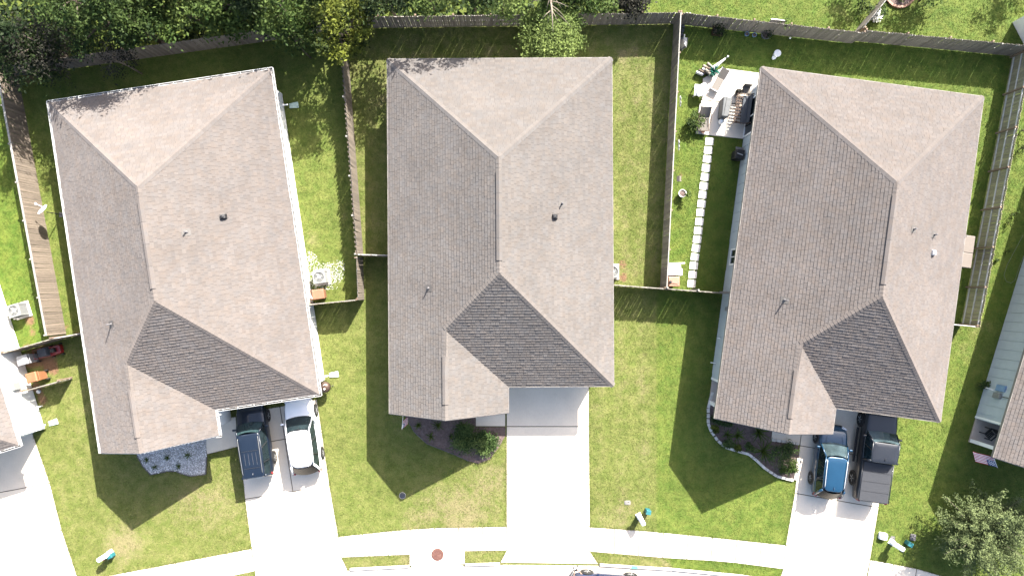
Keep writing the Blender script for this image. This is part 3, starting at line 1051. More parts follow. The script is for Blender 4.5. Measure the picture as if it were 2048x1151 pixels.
        for (wy, ww, wz, wh, kind) in windows:
            fr = MB()
            for (cy, cz, sy, sz) in ((wy, wz + wh / 2, ww, .09), (wy, wz - wh / 2, ww, .09), (wy - ww / 2, wz, .09, wh + .09), (wy + ww / 2, wz, .09, wh + .09), (wy, wz, .05, wh)):
                fr.box((x + s * .03, cy, cz), (.07, sy, sz))
            win = fr.build(kind, M['white'], root)
            MB().box((x + s * .004, wy, wz), (.02, ww - .06, wh - .06)).build('pane', M['glass'], win)
    # porch slab, column and beam
    MB().box((X0 + .95, YF + PB / 2 + .02, 0.06), (1.95, PB + .1, 0.11)).build('porch_floor', M['tan_floor'], root)
    MB().box((X0 + .10, YF + .10, wt / 2 + .06), (0.22, 0.22, wt - .12)).build('porch_column', M['white'], root)
    MB().box((X0 + .05, YF + PB / 2 - .1, wt - .12), (0.16, PB - .2, 0.22)).build('porch_beam', M['white'], root)
    # garage door and rear windows
    gd = MB().box(((X1 + XP) / 2, YG - .06, 1.1), (4.9, 0.05, 2.2)).build('garage_door', M['white'], root)
    for k in range(4):
        MB().box(((X1 + XP) / 2, YG - .095, .28 + k * .54), (4.8, 0.02, 0.50)).build('door_panel', M['white'], gd)
    for wx in (-3.5, 0.6, 4.0):
        w = MB().box((wx, Y0 + .06, 1.35), (1.3, 0.06, 1.5)).build('window', M['white'], root)
        MB().box((wx, Y0 + .085, 1.35), (1.14, 0.03, 1.34)).build('pane', M['glass'], w)
    if gutters:
        gz = EAVE - 0.075
        runs = [((-HW - .12, .09), (HW + .12, .09), (0, 1)), ((HW + .09, .12), (HW + .09, -LN - .12), (1, 0)), ((HW + .12, -LN - .09), (GX + .06, -LN - .09), (0, -1)),
                ((GX + .09, -LN), (GX + .09, -LG), (1, 0)), ((-HW - .09, -LG), (-HW - .09, .12), (-1, 0)), ((GX + .15, -LG - .04), (GX - .9, -LG - .04), (0, -1))]
        for ri, (a, b, o) in enumerate(runs):
            a, b, o = Vector(a), Vector(b), Vector(o)
            d = b - a; L = d.length; ang = math.atan2(d.y, d.x); mid = (a + b) / 2
            g = MB()
            g.box((mid.x + o.x * .055, mid.y + o.y * .055, gz + .005), (L, 0.014, 0.125), ang)
            g.box((mid.x + o.x * .048, mid.y + o.y * .048, gz + .072), (L, 0.026, 0.014), ang)
            gut = g.build('gutter', M['gutter_white'], root)
            MB().box((mid.x, mid.y, gz - .05), (L - .02, 0.09, 0.02), ang).build('gutter_trough', M['gutter_in'], gut)
            n = max(2, int(L / 0.80))
            me = MB().box((0, 0, 0), (0.028, 0.13, 0.016)).mesh('gutter_hanger', M['gutter_white'])
            if ri in (0, 1, 2, 3):
                for i in range(n):
                    p = a + d * ((i + .5 + jitter(.12)) / n) - o * 0.015
                    inst('gutter_hanger', me, gut, (p.x, p.y, gz + .085), ang)
    return root, Mw


def house_origin(tl, tr, rot):
    a, b = G(*tl, EAVE), G(*tr, EAVE)
    return (a + b) / 2


H = {}
a = house_origin((97, 205), (542, 140), 0)
H[1] = house('house', 'brown hip roofed house with white gutters beside the dark and white cars', a, R(8.5), M['shingle_a'], M['siding_white'], True, 'east')
a = house_origin((776, 118), (1222, 117), 0)
H[2] = house('house', 'grey brown hip roofed house in the middle with an empty driveway', a, R(0.35), M['shingle_b'], M['siding_pale'], False, None)
a = house_origin((1522, 136), (1968, 192), 0)
H[3] = house('house', 'taupe hip roofed house with a patio and the blue car and pickup', a, R(-7.6), M['shingle_c'], M['siding_blue'], False, 'west',
             windows=((-11.3, 0.95, 1.45, 1.5, 'window'), (-2.35, 2.3, 1.1, 2.05, 'patio_door')))


def origin_from(local, px, rot):
    p = G(*px, EAVE)
    c, s = math.cos(rot), math.sin(rot)
    return (p.x - (local[0] * c - local[1] * s), p.y - (local[0] * s + local[1] * c))


H[0] = house('house', 'white walled house cut off by the left edge behind the trash carts', origin_from((HW, -LN), (37, 889), R(17.3)), R(17.3), M['shingle_a'], M['siding_white'], True, 'east')
H[4] = house('house', 'grey blue sided house cut off by the right edge with a porch flag', origin_from((-HW, -LG), (1987, 914), R(-17)), R(-17), M['shingle_c'], M['siding_blue'], False, 'west')


def on_roof(hi, px, py):
    root, Mw = H[hi]
    inv = Mw.inverted()
    z = 5.0
    for _ in range(40):
        l = inv @ G(px, py, z)
        z = 0.5 * z + 0.5 * roof_h(l.x, l.y)
    return inv @ G(px, py, z)


def slope_at(l):
    e = 0.05
    return ((roof_h(l.x + e, l.y) - roof_h(l.x - e, l.y)) / (2 * e), (roof_h(l.x, l.y + e) - roof_h(l.x, l.y - e)) / (2 * e))


def pipe_vent(hi, px, py, h=0.32, mat='grey_metal'):
    l = on_roof(hi, px, py)
    mb = MB()
    mb.lathe([(0.10, -.07), (0.08, .04), (0.042, .09), (0.038, h), (0.03, h)], 10)
    o = mb.build('vent_pipe', M['lid_grey'], H[hi][0], smooth=True, loc=l)
    sx, sy = slope_at(l)
    MB().add([(-.2, -.2, -.2 * sx - .2 * sy + .026), (.2, -.2, .2 * sx - .2 * sy + .026), (.2, .2, .2 * sx + .2 * sy + .026), (-.2, .2, -.2 * sx + .2 * sy + .026)], [(0, 1, 2, 3)]).build('flashing', M['flash'], o)


def box_vent(hi, px, py, mat):
    l = on_roof(hi, px, py)
    sx, sy = slope_at(l)
    mb = MB()
    b = 0.15
    low = [(-b, -b), (b, -b), (b, b), (-b, b)]
    vs_ = [(x, y, x * sx + y * sy + .01) for x, y in low] + [(x * .8, y * .8, x * sx * .7 + y * sy * .7 + .2) for x, y in low]
    mb.add(vs_, [(4, 5, 6, 7), (0, 1, 5, 4), (1, 2, 6, 5), (2, 3, 7, 6), (3, 0, 4, 7)])
    o = mb.build('roof_vent', mat, H[hi][0], loc=l, bevel=0.02)
    MB().lathe([(0.075, 0.15), (0.10, .24), (0.06, .28), (0.01, .285)], 10, (-.03, -.03, 0)).build('vent_hood', mat, o)


pipe_vent(1, 373, 464); pipe_vent(1, 223, 648, .5); box_vent(1, 448, 433, M['dark_metal'])
pipe_vent(2, 857, 576); pipe_vent(2, 1124, 407, .4); box_vent(2, 1110, 433, M['dark_metal'])
pipe_vent(3, 1569, 600, .5); pipe_vent(3, 1827, 458); pipe_vent(3, 1868, 469); box_vent(3, 1866, 505, M['white'])


def downspout(hi, gx, gy, ox, oy, side, length=0.75, block=True):
    """a white downspout from the gutter to the wall foot with a splash block; gx,gy local, (ox,oy) outward"""
    root = H[hi][0]
    g = Vector((gx, gy, EAVE - .1)); o = Vector((ox, oy, 0))
    w = g - o * (OH + .02)
    pts = [g + o * .08, g + Vector((0, 0, -.12)) + o * .05, w + Vector((0, 0, -.5)), w + Vector((0, 0, -2.55)), w + o * .18 + Vector((0, 0, -2.62)), w + o * .36 + Vector((0, 0, -2.70))]
    d = MB().tube(pts, 0.05, 6).build('downspout', M['white'], root)
    if block:
        t = Vector((-oy, ox, 0))
        b0 = w + o * .36; b1 = b0 + o * .58
        sb = MB()
        for (p, hw) in ((b0, .12), (b1, .17)):
            pass
        zz = 0.03
        c = [b0 - t * .12, b0 + t * .12, b1 + t * .17, b1 - t * .17]
        sb.prism([(q.x, q.y) for q in c], 0.0, zz)
        for (p, q) in ((c[0], c[3]), (c[1], c[2])):
            sb.tube([(p.x, p.y, .05), (q.x, q.y, .05)], .03, 5)
        sb.build('splash_block', M['splash'], d)


downspout(1, HW + .09, -1.35, 1, 0, 'east')
downspout(1, HW + .09, -LN + .75, 1, 0, 'east')
downspout(1, GX + .15, -LN - .35, 1, 0, 'east')
downspout(0, HW + .09, -LN + .7, 1, 0, 'east')

# utilities on the side walls
def wall_box(hi, name, y, z, size, mat, side='west'):
    x = (-HW + OH - .08 - size[0] / 2) if side == 'west' else (HW - OH + .08 + size[0] / 2)
    return MB().box((x, y, z), size).build(name, mat, H[hi][0], bevel=0.012)


wall_box(4, 'meter_box', -17.5, 1.45, (.16, .34, .6), M['ac_paint'])
wall_box(4, 'breaker_box', -17.0, 1.55, (.12, .4, .75), M['blue_box'])
wall_box(4, 'service_shelf', -17.2, .9, (.5, .05, .06), M['white'])
MB().tube([(-HW + OH - .1, -17.5, 1.7), (-HW + OH - .1, -17.5, 2.7)], .03, 6).build('conduit', M['grey_metal'], H[4][0])
wall_box(3, 'meter_box', -14.6, 1.5, (.12, .26, .4), M['ac_paint'])
wall_box(3, 'hose_bib', -18.1, .55, (.34, .05, .06), M['white'])
MB().lathe([(.02, -.05), (.14, -.04), (.14, .04), (.02, .05)], 12, (-HW + OH - .14, -18.0, 1.9), axis='x').build('wall_lamp', M['black'], H[3][0])
wall_box(3, 'outlet_box', -16.5, .8, (.2, .05, .05), M['white'])
wall_box(1, 'meter_box', -12.3, 1.4, (.14, .3, .5), M['ac_paint'], 'east')
wall_box(0, 'meter_box', -16.1, 1.5, (.2, .45, .6), M['ac_paint'], 'east')
wall_box(0, 'conduit_box', -15.7, 1.0, (.9, .04, .04), M['grey_metal'], 'east')

# ------------------------------------------------------------------ fences
def fence(label, p0, p1, wood, rails_on=0, h=1.83, cap=0.0, shadowbox=False, lean=0.0, rail_mat='rail_grey', post_top=False, pick=0.146, name='wood_fence', nrails=3):
    """p0, p1: foot of the fence in photograph pixels; rails_on: -1 right-hand side of p0->p1, +1 left-hand side"""
    a, b = G(*p0), G(*p1)
    d = b - a; L = d.length
    root = thing(name, label, 'fence', a, math.atan2(d.y, d.x))
    n = int(L / pick)
    mes = []
    for k in range(3):
        hh = h + (-.012, 0, .014)[k]
        w = pick - .010
        mb = MB()
        poly = [(-w / 2, 0.03), (w / 2, 0.03), (w / 2, hh - .04), (w / 2 - .03, hh), (-w / 2 + .03, hh), (-w / 2, hh - .04)]
        m_ = len(poly)
        vs_ = [(x, -.009, z) for x, z in poly] + [(x, .009, z) for x, z in poly]
        fs_ = [tuple(range(m_)), tuple(range(2 * m_ - 1, m_ - 1, -1))] + [((i + 1) % m_, i, i + m_, (i + 1) % m_ + m_) for i in range(m_)]
        mb.add(vs_, fs_)
        mes.append(mb.mesh('picket', M[wood]))
    for i in range(n):
        o = inst('picket', random.choice(mes), root, ((i + .5) * L / n, jitter(.005), jitter(.012)))
        if shadowbox and i % 2:
            inst('picket', random.choice(mes), root, ((i + .5) * L / n, rails_on * .085, jitter(.012) + .01), jitter(.03))
        o.rotation_euler = (jitter(.012), jitter(.006), jitter(.03))
    s = rails_on
    if cap:
        m_ = max(1, round(L / 2.44))
        for k in range(m_):
            MB().box((L * (k + .5) / m_, s * cap * .35, h + .028), (L / m_ - .012, cap, .03), jitter(.003)).build('lit_top_board', M['rail_pale'], root)  # pale board added to draw the sunlit line along the fence top
    if s:
        zs = (.25, h * .5, h - .2) if nrails == 3 else (.3, h - .16)
        for z in zs:
            m_ = max(1, round(L / 2.44))
            for k in range(m_):
                x0, x1 = L * k / m_ + .01, L * (k + 1) / m_ - .01
                MB().box(((x0 + x1) / 2, s * .033, z + jitter(.015)), (x1 - x0, .042, .088), jitter(.002)).build('rail', M[rail_mat], root)
        m_ = max(1, round(L / 2.44))
        for k in range(m_ + 1):
            x = min(max(L * k / m_, .06), L - .06)
            ph = h + (.10 if post_top else -.03)
            MB().box((x, s * .105, ph / 2), (.095, .095, ph), jitter(.04)).build('post', M['post' if not post_top else rail_mat], root)
    return root


fence('brown weathered picket fence running down the left side of the lawn', (133, 667), (37, 152), 'wood_brown', 1, cap=.12, rail_mat='rail_pale', post_top=True, nrails=2)
fence('long dark fence under the trees behind the left house', (37, 152), (512, 86), 'wood_grey', 1)
fence('dark fence stretch behind the golden leaved tree', (512, 86), (693, 58), 'wood_grey', 1)
fence('side fence with jagged top dividing the left and middle back yards', (727, 512), (693, 58), 'wood_mid', 1, shadowbox=True, rail_mat='rail_pale', post_top=True, nrails=2)
fence('short side fence stub beside the shaded strip below the yard corner', (729, 599), (726, 515), 'wood_mid', 1, rail_mat='rail_pale', nrails=2)
fence('short front fence joining the middle house wall on its left', (722, 512), (794, 514), 'wood_grey', 1, nrails=2)
fence('front fence behind the brown bin joining the left house', (626, 609), (729, 599), 'wood_mid', 1, rail_mat='rail_pale', nrails=2)
fence('rear fence behind the middle house with a tree over it', (693, 57), (1347, 48), 'wood_grey', 1)
fence('side fence dividing the middle lawn from the patio yard', (1320, 577), (1347, 48), 'wood_grey', -1, cap=.06, rail_mat='rail_pale', nrails=2)
fence('rear fence left stretch beside the potted plants', (1347, 48), (1703, 87), 'wood_grey', 1)
fence('rear fence right stretch ending at the far right corner', (1703, 82), (2030, 113), 'wood_grey', 1)
fence('mossy fence with blue grey rails and brown posts on the right', (2024, 114), (1921, 651), 'wood_olive', -1)
fence('very short front fence joining the right house to the mossy fence', (1868, 646), (1919, 651), 'wood_grey', 1, nrails=2)
fence('thin front fence from the middle house to the yard divider', (1212, 570), (1320, 578), 'wood_mid', 1, rail_mat='rail_pale', nrails=2)
fence('thin front fence from the yard divider to the patio house', (1320, 578), (1442, 587), 'wood_mid', 1, rail_mat='rail_pale', post_top=True, nrails=2)
fence('front fence above the red mower between the two left houses', (43, 702), (140, 674), 'wood_mid', 1, rail_mat='rail_pale', nrails=2)
fence('shaded front fence end tucked against the white gutter roof', (140, 674), (236, 656), 'wood_grey', 1, nrails=2)
fence('short screen fence below the orange trash cart', (72, 778), (146, 757), 'wood_mid', 1, h=1.4, rail_mat='rail_pale', nrails=2)
fence('slanting dark neighbour fence meeting the rear fence at the top', (1701, 73), (1768, -8), 'wood_grey', -1, h=1.7)

# ------------------------------------------------------------------ foliage
def leaf_mesh(name, centers, sizes, mat, up=0.5, aspect=0.5, shades=None, droop=0.0):
    """many small leaf faces (diamonds folded from two triangles) as one mesh"""
    n = len(centers)
    C = np.asarray(centers, float)
    S = np.asarray(sizes, float).reshape(-1, 1)
    nrm = RNG.normal(0, 1, (n, 3)); nrm[:, 2] = np.abs(nrm[:, 2]) + up * 2
    nrm /= np.linalg.norm(nrm, axis=1, keepdims=True)
    t = RNG.normal(0, 1, (n, 3)); t[:, 2] -= droop
    t -= nrm * np.sum(t * nrm, 1, keepdims=True)
    t /= np.linalg.norm(t, axis=1, keepdims=True)
    b = np.cross(nrm, t)
    co = np.stack([C - t * S * .5, C + b * S * aspect * .5 + nrm * S * .06, C + t * S * .5, C - b * S * aspect * .5 + nrm * S * .06], 1).reshape(-1, 3)
    me = bpy.data.meshes.new(name)
    me.vertices.add(4 * n); me.vertices.foreach_set('co', co.ravel())
    me.loops.add(4 * n); me.loops.foreach_set('vertex_index', np.arange(4 * n, dtype=np.int32))
    me.polygons.add(n)
    me.polygons.foreach_set('loop_start', np.arange(0, 4 * n, 4, dtype=np.int32))
    me.polygons.foreach_set('loop_total', np.full(n, 4, np.int32))
    me.update(calc_edges=True)
    at = me.attributes.new('shade', 'FLOAT', 'FACE')
    at.data.foreach_set('value', np.clip(RNG.uniform(0, 1, n) if shades is None else shades, 0, 1))
    me.materials.append(mat)
    return me


def crown_points(n, nclump, radius, zlo, zhi, spread, shape='round', lean=(0, 0)):
    """leaf positions gathered in clumps spread through a crown"""
    cl = []
    while len(cl) < nclump:
        v = RNG.uniform(-1, 1, 3)
        r = np.linalg.norm(v)
        if r > 1 or r < 0.3: continue
        k = 1.0
        if shape == 'cone': k = 1.0 - 0.62 * (v[2] * .5 + .5)
        cl.append((v[0] * radius * k, v[1] * radius * k, zlo + (v[2] * .5 + .5) * (zhi - zlo)))
    cl = np.array(cl)
    tone = RNG.uniform(0.05, 0.95, nclump) ** 1.4
    w = RNG.uniform(.5, 1.5, nclump); w /= w.sum()
    idx = RNG.choice(nclump, n, p=w)
    off = RNG.normal(0, 1, (n, 3)) * spread
    off[:, 2] *= .6
    P = cl[idx] + off
    P[:, 0] += lean[0] * (P[:, 2] - zlo); P[:, 1] += lean[1] * (P[:, 2] - zlo)
    P[:, 2] = np.maximum(P[:, 2], 0.12)
    sh = tone[idx] * .75 - .1 + RNG.uniform(0, .45, n) + np.clip(off[:, 2] * .25, -.2, .2)  # leaves higher in a clump are paler, top light put into colour
    return P, sh, cl


def tree(name, label, pos, h, rad, mat, n=3000, nclump=26, zlo=None, leaf=0.22, spread=None, trunk_r=0.13, bark='bark', shape='round', group=None, lean=(0, 0), aspect=0.5, up=0.5, limbs=12):
    root = thing(name, label, 'tree', (pos[0], pos[1], 0), RNG.uniform(0, 6.28) if lean == (0, 0) else 0.0, group)
    zlo = h * .35 if zlo is None else zlo
    P, sh, cl = crown_points(n, nclump, rad, zlo, h, spread or rad * .2, shape, lean)
    lx, ly = lean[0] * (h - zlo) * .5, lean[1] * (h - zlo) * .5
    tk = MB()
    pts = [(0, 0, 0), (jitter(.08), jitter(.08), h * .3), (lx * .5 + jitter(.1), ly * .5 + jitter(.1), h * .6), (lx, ly, h * .92)]
    tk.tube(pts, [trunk_r * 1.25, trunk_r, trunk_r * .6, trunk_r * .15], 8)
    trunk = tk.build('trunk', M[bark], root, smooth=True)
    order = RNG.permutation(len(cl))[:limbs]
    for i in order:
        c = Vector(cl[i]); c.x += lean[0] * (c.z - zlo); c.y += lean[1] * (c.z - zlo)
        z0 = max(h * .18, min(c.z - rad * .5, h * .75))
        k = z0 / h
        s = Vector((lx * k, ly * k, z0))
        mid = (s + c) / 2 + Vector((jitter(.15), jitter(.15), .12))
        MB().tube([s, mid, c], [trunk_r * .42, trunk_r * .28, trunk_r * .08], 5).build('limb', M[bark], trunk, smooth=True)
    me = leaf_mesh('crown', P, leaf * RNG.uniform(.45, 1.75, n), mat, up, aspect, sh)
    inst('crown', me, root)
    return root


def shrub(name, label, px, rad, h, mat, n=500, leaf=.12, group=None, aspect=.5, nclump=12, cat='shrub', z0=0.0, sx=1.0):
    p = G(*px)
    root = thing(name, label, cat, (p.x, p.y, z0), 0, group)
    P, sh, cl = crown_points(n, nclump, rad * .8, .1, h, rad * .2)
    P[:, 0] *= sx
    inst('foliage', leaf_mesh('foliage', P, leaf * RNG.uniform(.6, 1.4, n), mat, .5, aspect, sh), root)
    st_ = MB()
    for c in cl[:6]:
        st_.tube([(0, 0, 0), (c[0] * .4 * sx, c[1] * .4, c[2] * .6), (c[0] * sx, c[1], c[2])], [.02, .014, .006], 5)
    st_.build('stem', M['bark'], root)
    return root


def blade_plant(name, label, px, rad, h, n, mat, w=0.035, group=None, z0=0.04, cat='plant'):
    """a fountain of arching blades, each blade a leaf of its own"""
    p = G(*px)
    root = thing(name, label, cat, (p.x, p.y, z0), random.uniform(0, 6), group)
    mes = []
    for v in range(2):
        mb = MB()
        k = 5
        L = []
        for i in range(k):
            t = i / (k - 1)
            x = rad * t; z = h * (1.9 * t - 1.25 * t * t) + .02
            ww = w * (1 - t) ** .6 * (.75 + .25 * v) + .003
            L.append(((x, -ww, z), (x, ww, z)))
        vs_ = [q for pr in L for q in pr]
        mb.add(vs_, [(2 * i, 2 * i + 2, 2 * i + 3, 2 * i + 1) for i in range(k - 1)], 0, .35 + .4 * v)
        mes.append(mb.mesh('leaf', mat, shade=True))
    for i in range(n):
        o = inst('leaf', random.choice(mes), root, (jitter(.02), jitter(.02), 0), i * 2 * PI / n + jitter(.3))
        o.scale = (random.uniform(.55, 1.15),) * 2 + (random.uniform(.6, 1.3),)
    return root


# the wood behind the fence, tree by tree
def tz(px, py, z):
    return tuple(G(px, py, z))[:2]


WOOD = [
    ('tall tree with shade painted into dark leaves filling the top left corner', (15, 70), 4.2, 6.4, 2.5, 'leaf_dark', 4600, .20),  # leaf colour darkened for the shaded corner
    ('brownish thin leafed tree at the left above the fence corner', (80, 88), 3.5, 5.2, 1.8, 'leaf_brown', 2600, .14),
    ('bright crowned tree second from the left in the wood', (160, 8), 5.6, 8.1, 2.1, 'leaf_forest', 4400, .18),
    ('green tree leaning over the long dark fence left of centre', (232, 20), 5.4, 7.9, 1.8, 'leaf_forest', 3800, .18),
    ('sunlit pale crowned tree in the middle of the wood', (335, -8), 4.2, 6.0, 2.0, 'leaf_bright', 4400, .20),
    ('shaggy tree with yellow green tips above the dark fence', (430, -10), 4.0, 5.9, 1.9, 'leaf_bright', 4000, .20),
    ('tree with leaves darkened as shade between two bright crowns in the wood', (505, -20), 3.9, 5.7, 1.8, 'leaf_dark', 3400, .18),  # dark leaf colour paints the shade between lit crowns
    ('light green tree left of the golden tree', (565, 16), 3.9, 5.5, 1.5, 'leaf_bright', 3600, .20),
    ('broad dark crown behind at the top edge left', (100, -110), 5.6, 8.4, 2.8, 'leaf_forest', 4200, .24),
    ('broad crown behind at the top edge right', (290, -110), 5.6, 8.0, 2.8, 'leaf_forest', 4200, .24),
    ('tall crown behind the light green tree at the top edge', (470, -120), 5.4, 8.0, 2.7, 'leaf_forest', 4000, .24),
    ('tall tree behind the golden tree casting shade on the lawn', (655, -30), 4.6, 6.6, 1.7, 'leaf_forest', 3600, .20),
]
for (lab, px, zc, h, r, m, n, lf) in WOOD:
    x, y = tz(px[0], px[1], zc)
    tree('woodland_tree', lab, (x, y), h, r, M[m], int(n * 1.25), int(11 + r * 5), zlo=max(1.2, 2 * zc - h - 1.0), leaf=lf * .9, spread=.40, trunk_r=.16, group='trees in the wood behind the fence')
x, y = tz(678, 48, 4.2)
tree('golden_tree', 'golden yellow green tree overhanging the fence corner', (x, y), 5.6, 1.75, M['leaf_gold'], 3600, 22, zlo=2.2, leaf=.17, spread=.28, trunk_r=.11, group='trees in the wood behind the fence')
x, y = tz(702, 100, 2.0)
shrub('shade_bush', 'small dark bush at the foot of the fence under the golden tree', (705, 92), .7, 1.9, M['leaf_gold'], 500, .14)
x, y = tz(590, 80, 3.2)
tree('sapling', 'thin drooping sapling over the fence left of the golden tree', (x, y), 4.2, 1.0, M['leaf_forest'], 500, 12, zlo=2.0, leaf=.17, spread=.3, trunk_r=.05)
x, y = tz(222, 112, 3.4)
tree('sapling', 'spindly grey green sapling leaning across the long dark fence', (x, y), 4.4, .95, M['leaf_brown'], 700, 14, zlo=1.6, leaf=.11, spread=.25, trunk_r=.05, bark='twig', limbs=14)
def undergrowth():
    n = 15000
    px = RNG.uniform(-120, 1300, n); py = RNG.uniform(-190, 150, n)
    edge = np.where(px < 693, 152 - (px - 37) * .143, 56 - (px - 693) * .013)
    k = (py < edge - 10) & ~((px > 1290) & (py > -200))
    px, py = px[k], py[k]
    X = (px - CX) / 31.0; Y = (CY - py) / 31.0
    z = .15 + 1.0 * RNG.random(len(X)) * (0.4 + 0.6 * np.sin(X * 1.7) ** 2)
    me = leaf_mesh('undergrowth', np.stack([X, Y, z], -1), .30 * RNG.uniform(.6, 1.5, len(X)), M['leaf_dark'], .6, .6)  # leaf colour kept dark to draw the shade beneath the crowns
    o = bpy.data.objects.new('undergrowth', me); COL.objects.link(o)
    tag(o, 'undergrowth with shade painted into its dark green leaves behind the rear fences', 'undergrowth', kind='stuff')


undergrowth()
# low growth and crowns just above the middle rear fence
for (lab, px, zc, h, r, m, n) in [
        ('dark tree just above the rear fence right of the golden tree', (770, -20), 4.5, 6.2, 1.6, 'leaf_dark', 2600),
        ('grey green tree top at the top edge above the rear fence', (850, -45), 5.0, 7.0, 1.8, 'leaf_pale', 2600),
        ('green tree whose shadow falls on the middle roof', (940, -50), 5.6, 7.9, 1.9, 'leaf_forest', 3600),
        ('feathery tree at the top edge left of the leaning tree', (1005, -20), 4.0, 5.6, 1.3, 'leaf_pale', 2200),
        ('bright green bush above the rear fence right of the leaning tree', (1185, -15), 2.6, 3.6, 1.2, 'leaf_bright', 2200),
        ('brown twiggy bush above the rear fence near the open lawn', (1268, -6), 1.6, 2.4, 1.0, 'leaf_brown', 1400),
        ('green bush above the rear fence behind the leaning tree', (1110, -30), 3.0, 4.2, 1.3, 'leaf_forest', 1800)]:
    x, y = tz(px[0], px[1], zc)
    tree('woodland_tree', lab, (x, y), h, r, M[m], n, 20, zlo=max(.4, 2 * zc - h), leaf=.17, spread=.3, trunk_r=.09, group='trees in the wood behind the fence')

# the leaning tree inside the middle yard fence
lx, ly = tz(1103, 52, 3.0)
bx, by = tz(1092, -8, 0.3)
root = thing('leaning_tree', 'pale green tree with bare branches leaning over the rear fence', 'tree', (bx, by, 0))
dx, dy = lx - bx, ly - by
tk = MB()
tk.tube([(0, 0, 0), (.1, -.2, 1.6), (dx * .45, dy * .35, 3.2), (dx * .8, dy * .8, 4.0), (dx * 1.1, dy * 1.25, 4.1)], [.13, .11, .085, .05, .02], 7)
trunk = tk.build('trunk', M['twig'], root, smooth=True)
for i in range(16):
    t = .35 + .6 * i / 16
    s = Vector((dx * t, dy * t * .9, 3.0 + t))
    e = s + Vector((jitter(1.5), -random.uniform(-.2, 1.2), random.uniform(-.3, .35)))
    MB().tube([s, (s + e) / 2 + Vector((0, 0, .12)), e], [.03, .022, .008], 5).build('limb', M['twig'], trunk, smooth=True)
n = 12000
cl = []
for i in range(115):
    a = RNG.uniform(0, 2 * PI); rr = math.sqrt(RNG.uniform(0.02, 1))
    q = (dx * 1.0 + 1.85 * rr * math.cos(a), dy * 1.05 + 1.95 * rr * math.sin(a) - .1, 2.9 - .9 * rr + RNG.uniform(-.5, .35))
    bare = (q[0] - dx * .9) ** 2 / .55 ** 2 + (q[1] - dy * .55 - .15) ** 2 / .95 ** 2
    if bare < 1 and RNG.random() < .5: continue
    cl.append(q)
cl = np.array(cl)
idx = RNG.integers(0, len(cl), n)
P = cl[idx] + RNG.normal(0, 1, (n, 3)) * (.22, .22, .2)
sh = RNG.uniform(.1, .9, len(cl))[idx] * .5 + RNG.uniform(0, .45, n) + np.clip((-(P[:, 1] - dy)) * .16, -.1, .35)  # southern leaves paler: the crown's lit end is painted in
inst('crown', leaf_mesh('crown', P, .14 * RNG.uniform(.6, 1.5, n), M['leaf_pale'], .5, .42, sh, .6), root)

# tree at the lower right corner: upright feathery sprays
x, y = G(1932, 1042).x, G(1932, 1042).y
root = thing('feathery_tree', 'feathery sage green tree at the lower right corner', 'tree', (x, y, 0))
tk = MB(); tk.tube([(0, 0, 0), (0, 0, 1.2), (.1, 0, 2.4)], [.12, .10, .06], 8)
trunk = tk.build('trunk', M['bark'], root, smooth=True)
pts, shd = [], []
for i in range(230):
    a = RNG.uniform(0, 2 * PI); el = RNG.uniform(.10, 1.35)
    L = RNG.uniform(2.6, 4.1) * (0.78 + .22 * math.sin(el))
    s = Vector((0, 0, .9 + RNG.uniform(0, .8)))
    e = s + Vector((math.cos(a) * math.cos(el), math.sin(a) * math.cos(el), math.sin(el) * .72)) * L
    if i < 46:
        MB().tube([s, s.lerp(e, .5) + Vector((0, 0, .1)), e], [.03, .018, .006], 5).build('limb', M['twig'], trunk)
    tone = RNG.uniform(.1, .9)
    m = 150
    for k in range(m):
        t = RNG.uniform(.30, 1.02)
        p = s.lerp(e, t)
        wd = .30 * (1.1 - t) + .05
        pts.append((p.x + RNG.normal(0, wd), p.y + RNG.normal(0, wd), max(.2, p.z + RNG.normal(0, wd * .8))))
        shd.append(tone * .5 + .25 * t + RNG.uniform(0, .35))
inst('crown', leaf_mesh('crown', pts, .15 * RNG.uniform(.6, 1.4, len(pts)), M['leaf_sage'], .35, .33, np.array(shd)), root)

# trees of the yards beyond the top edge, known by their shade on the grass
for (lab, px, h, r, m, n) in [
        ('small tree beyond the top edge shading the lawn beside the slanting fence', (1862, -72), 4.4, 1.25, 'leaf_forest', 1500),
        ('loose branched tree at the top edge right of the round bed', (1838, 2), 2.6, .9, 'leaf_pale', 420),
        ('pointed tree beyond the top right edge shading the bright lawn', (2062, -95), 4.6, 1.3, 'leaf_forest', 1600),
        ('tree beyond the right edge shading the lawn corner', (2112, -10), 3.6, 1.2, 'leaf_forest', 1400),
        ('small tree left of the slanting fence at the top', (1735, -62), 3.4, .9, 'leaf_forest', 900)]:
    p = G(*px)
    tree('yard_tree', lab, (p.x, p.y), h, r, M[m], n, 18, zlo=h * .3, leaf=.15, spread=.25, trunk_r=.06)
shrub('white_flower_bush', 'white flowering bush along the slanting neighbour fence', (1744, 42), .5, 1.0, M['flower'], 170, .12, sx=.6)
shrub('fence_bush', 'dark green bush beneath the white flowers by the slanting fence', (1748, 30), .6, .9, M['leaf_shrub'], 260, .13)
shrub('fence_bush', 'loose dark bush at the left foot of the slanting fence', (1722, 22), .6, .9, M['leaf_forest'], 260, .13)
for (lab, px, r, h) in [('small dark shrub on the right strip lawn near the top', (2040, 262), .45, .9), ('low dark shrub on the right strip lawn below the first', (2036, 300), .45, .7),
                        ('yellow green weed beside the mossy fence', (2024, 428), .35, .5), ('tiny weed in the shade on the right strip', (2010, 503), .2, .3),
                        ('dark weed clump left of the yellow green weed', (2012, 446), .25, .5), ('thin weed by the lower mossy fence', (1990, 520), .16, .3)]:
    shrub('weed_clump', lab, px, r, h, M['leaf_blade' if 'yellow' in lab or 'tiny' in lab else 'leaf_forest'], 110, .09, nclump=7)

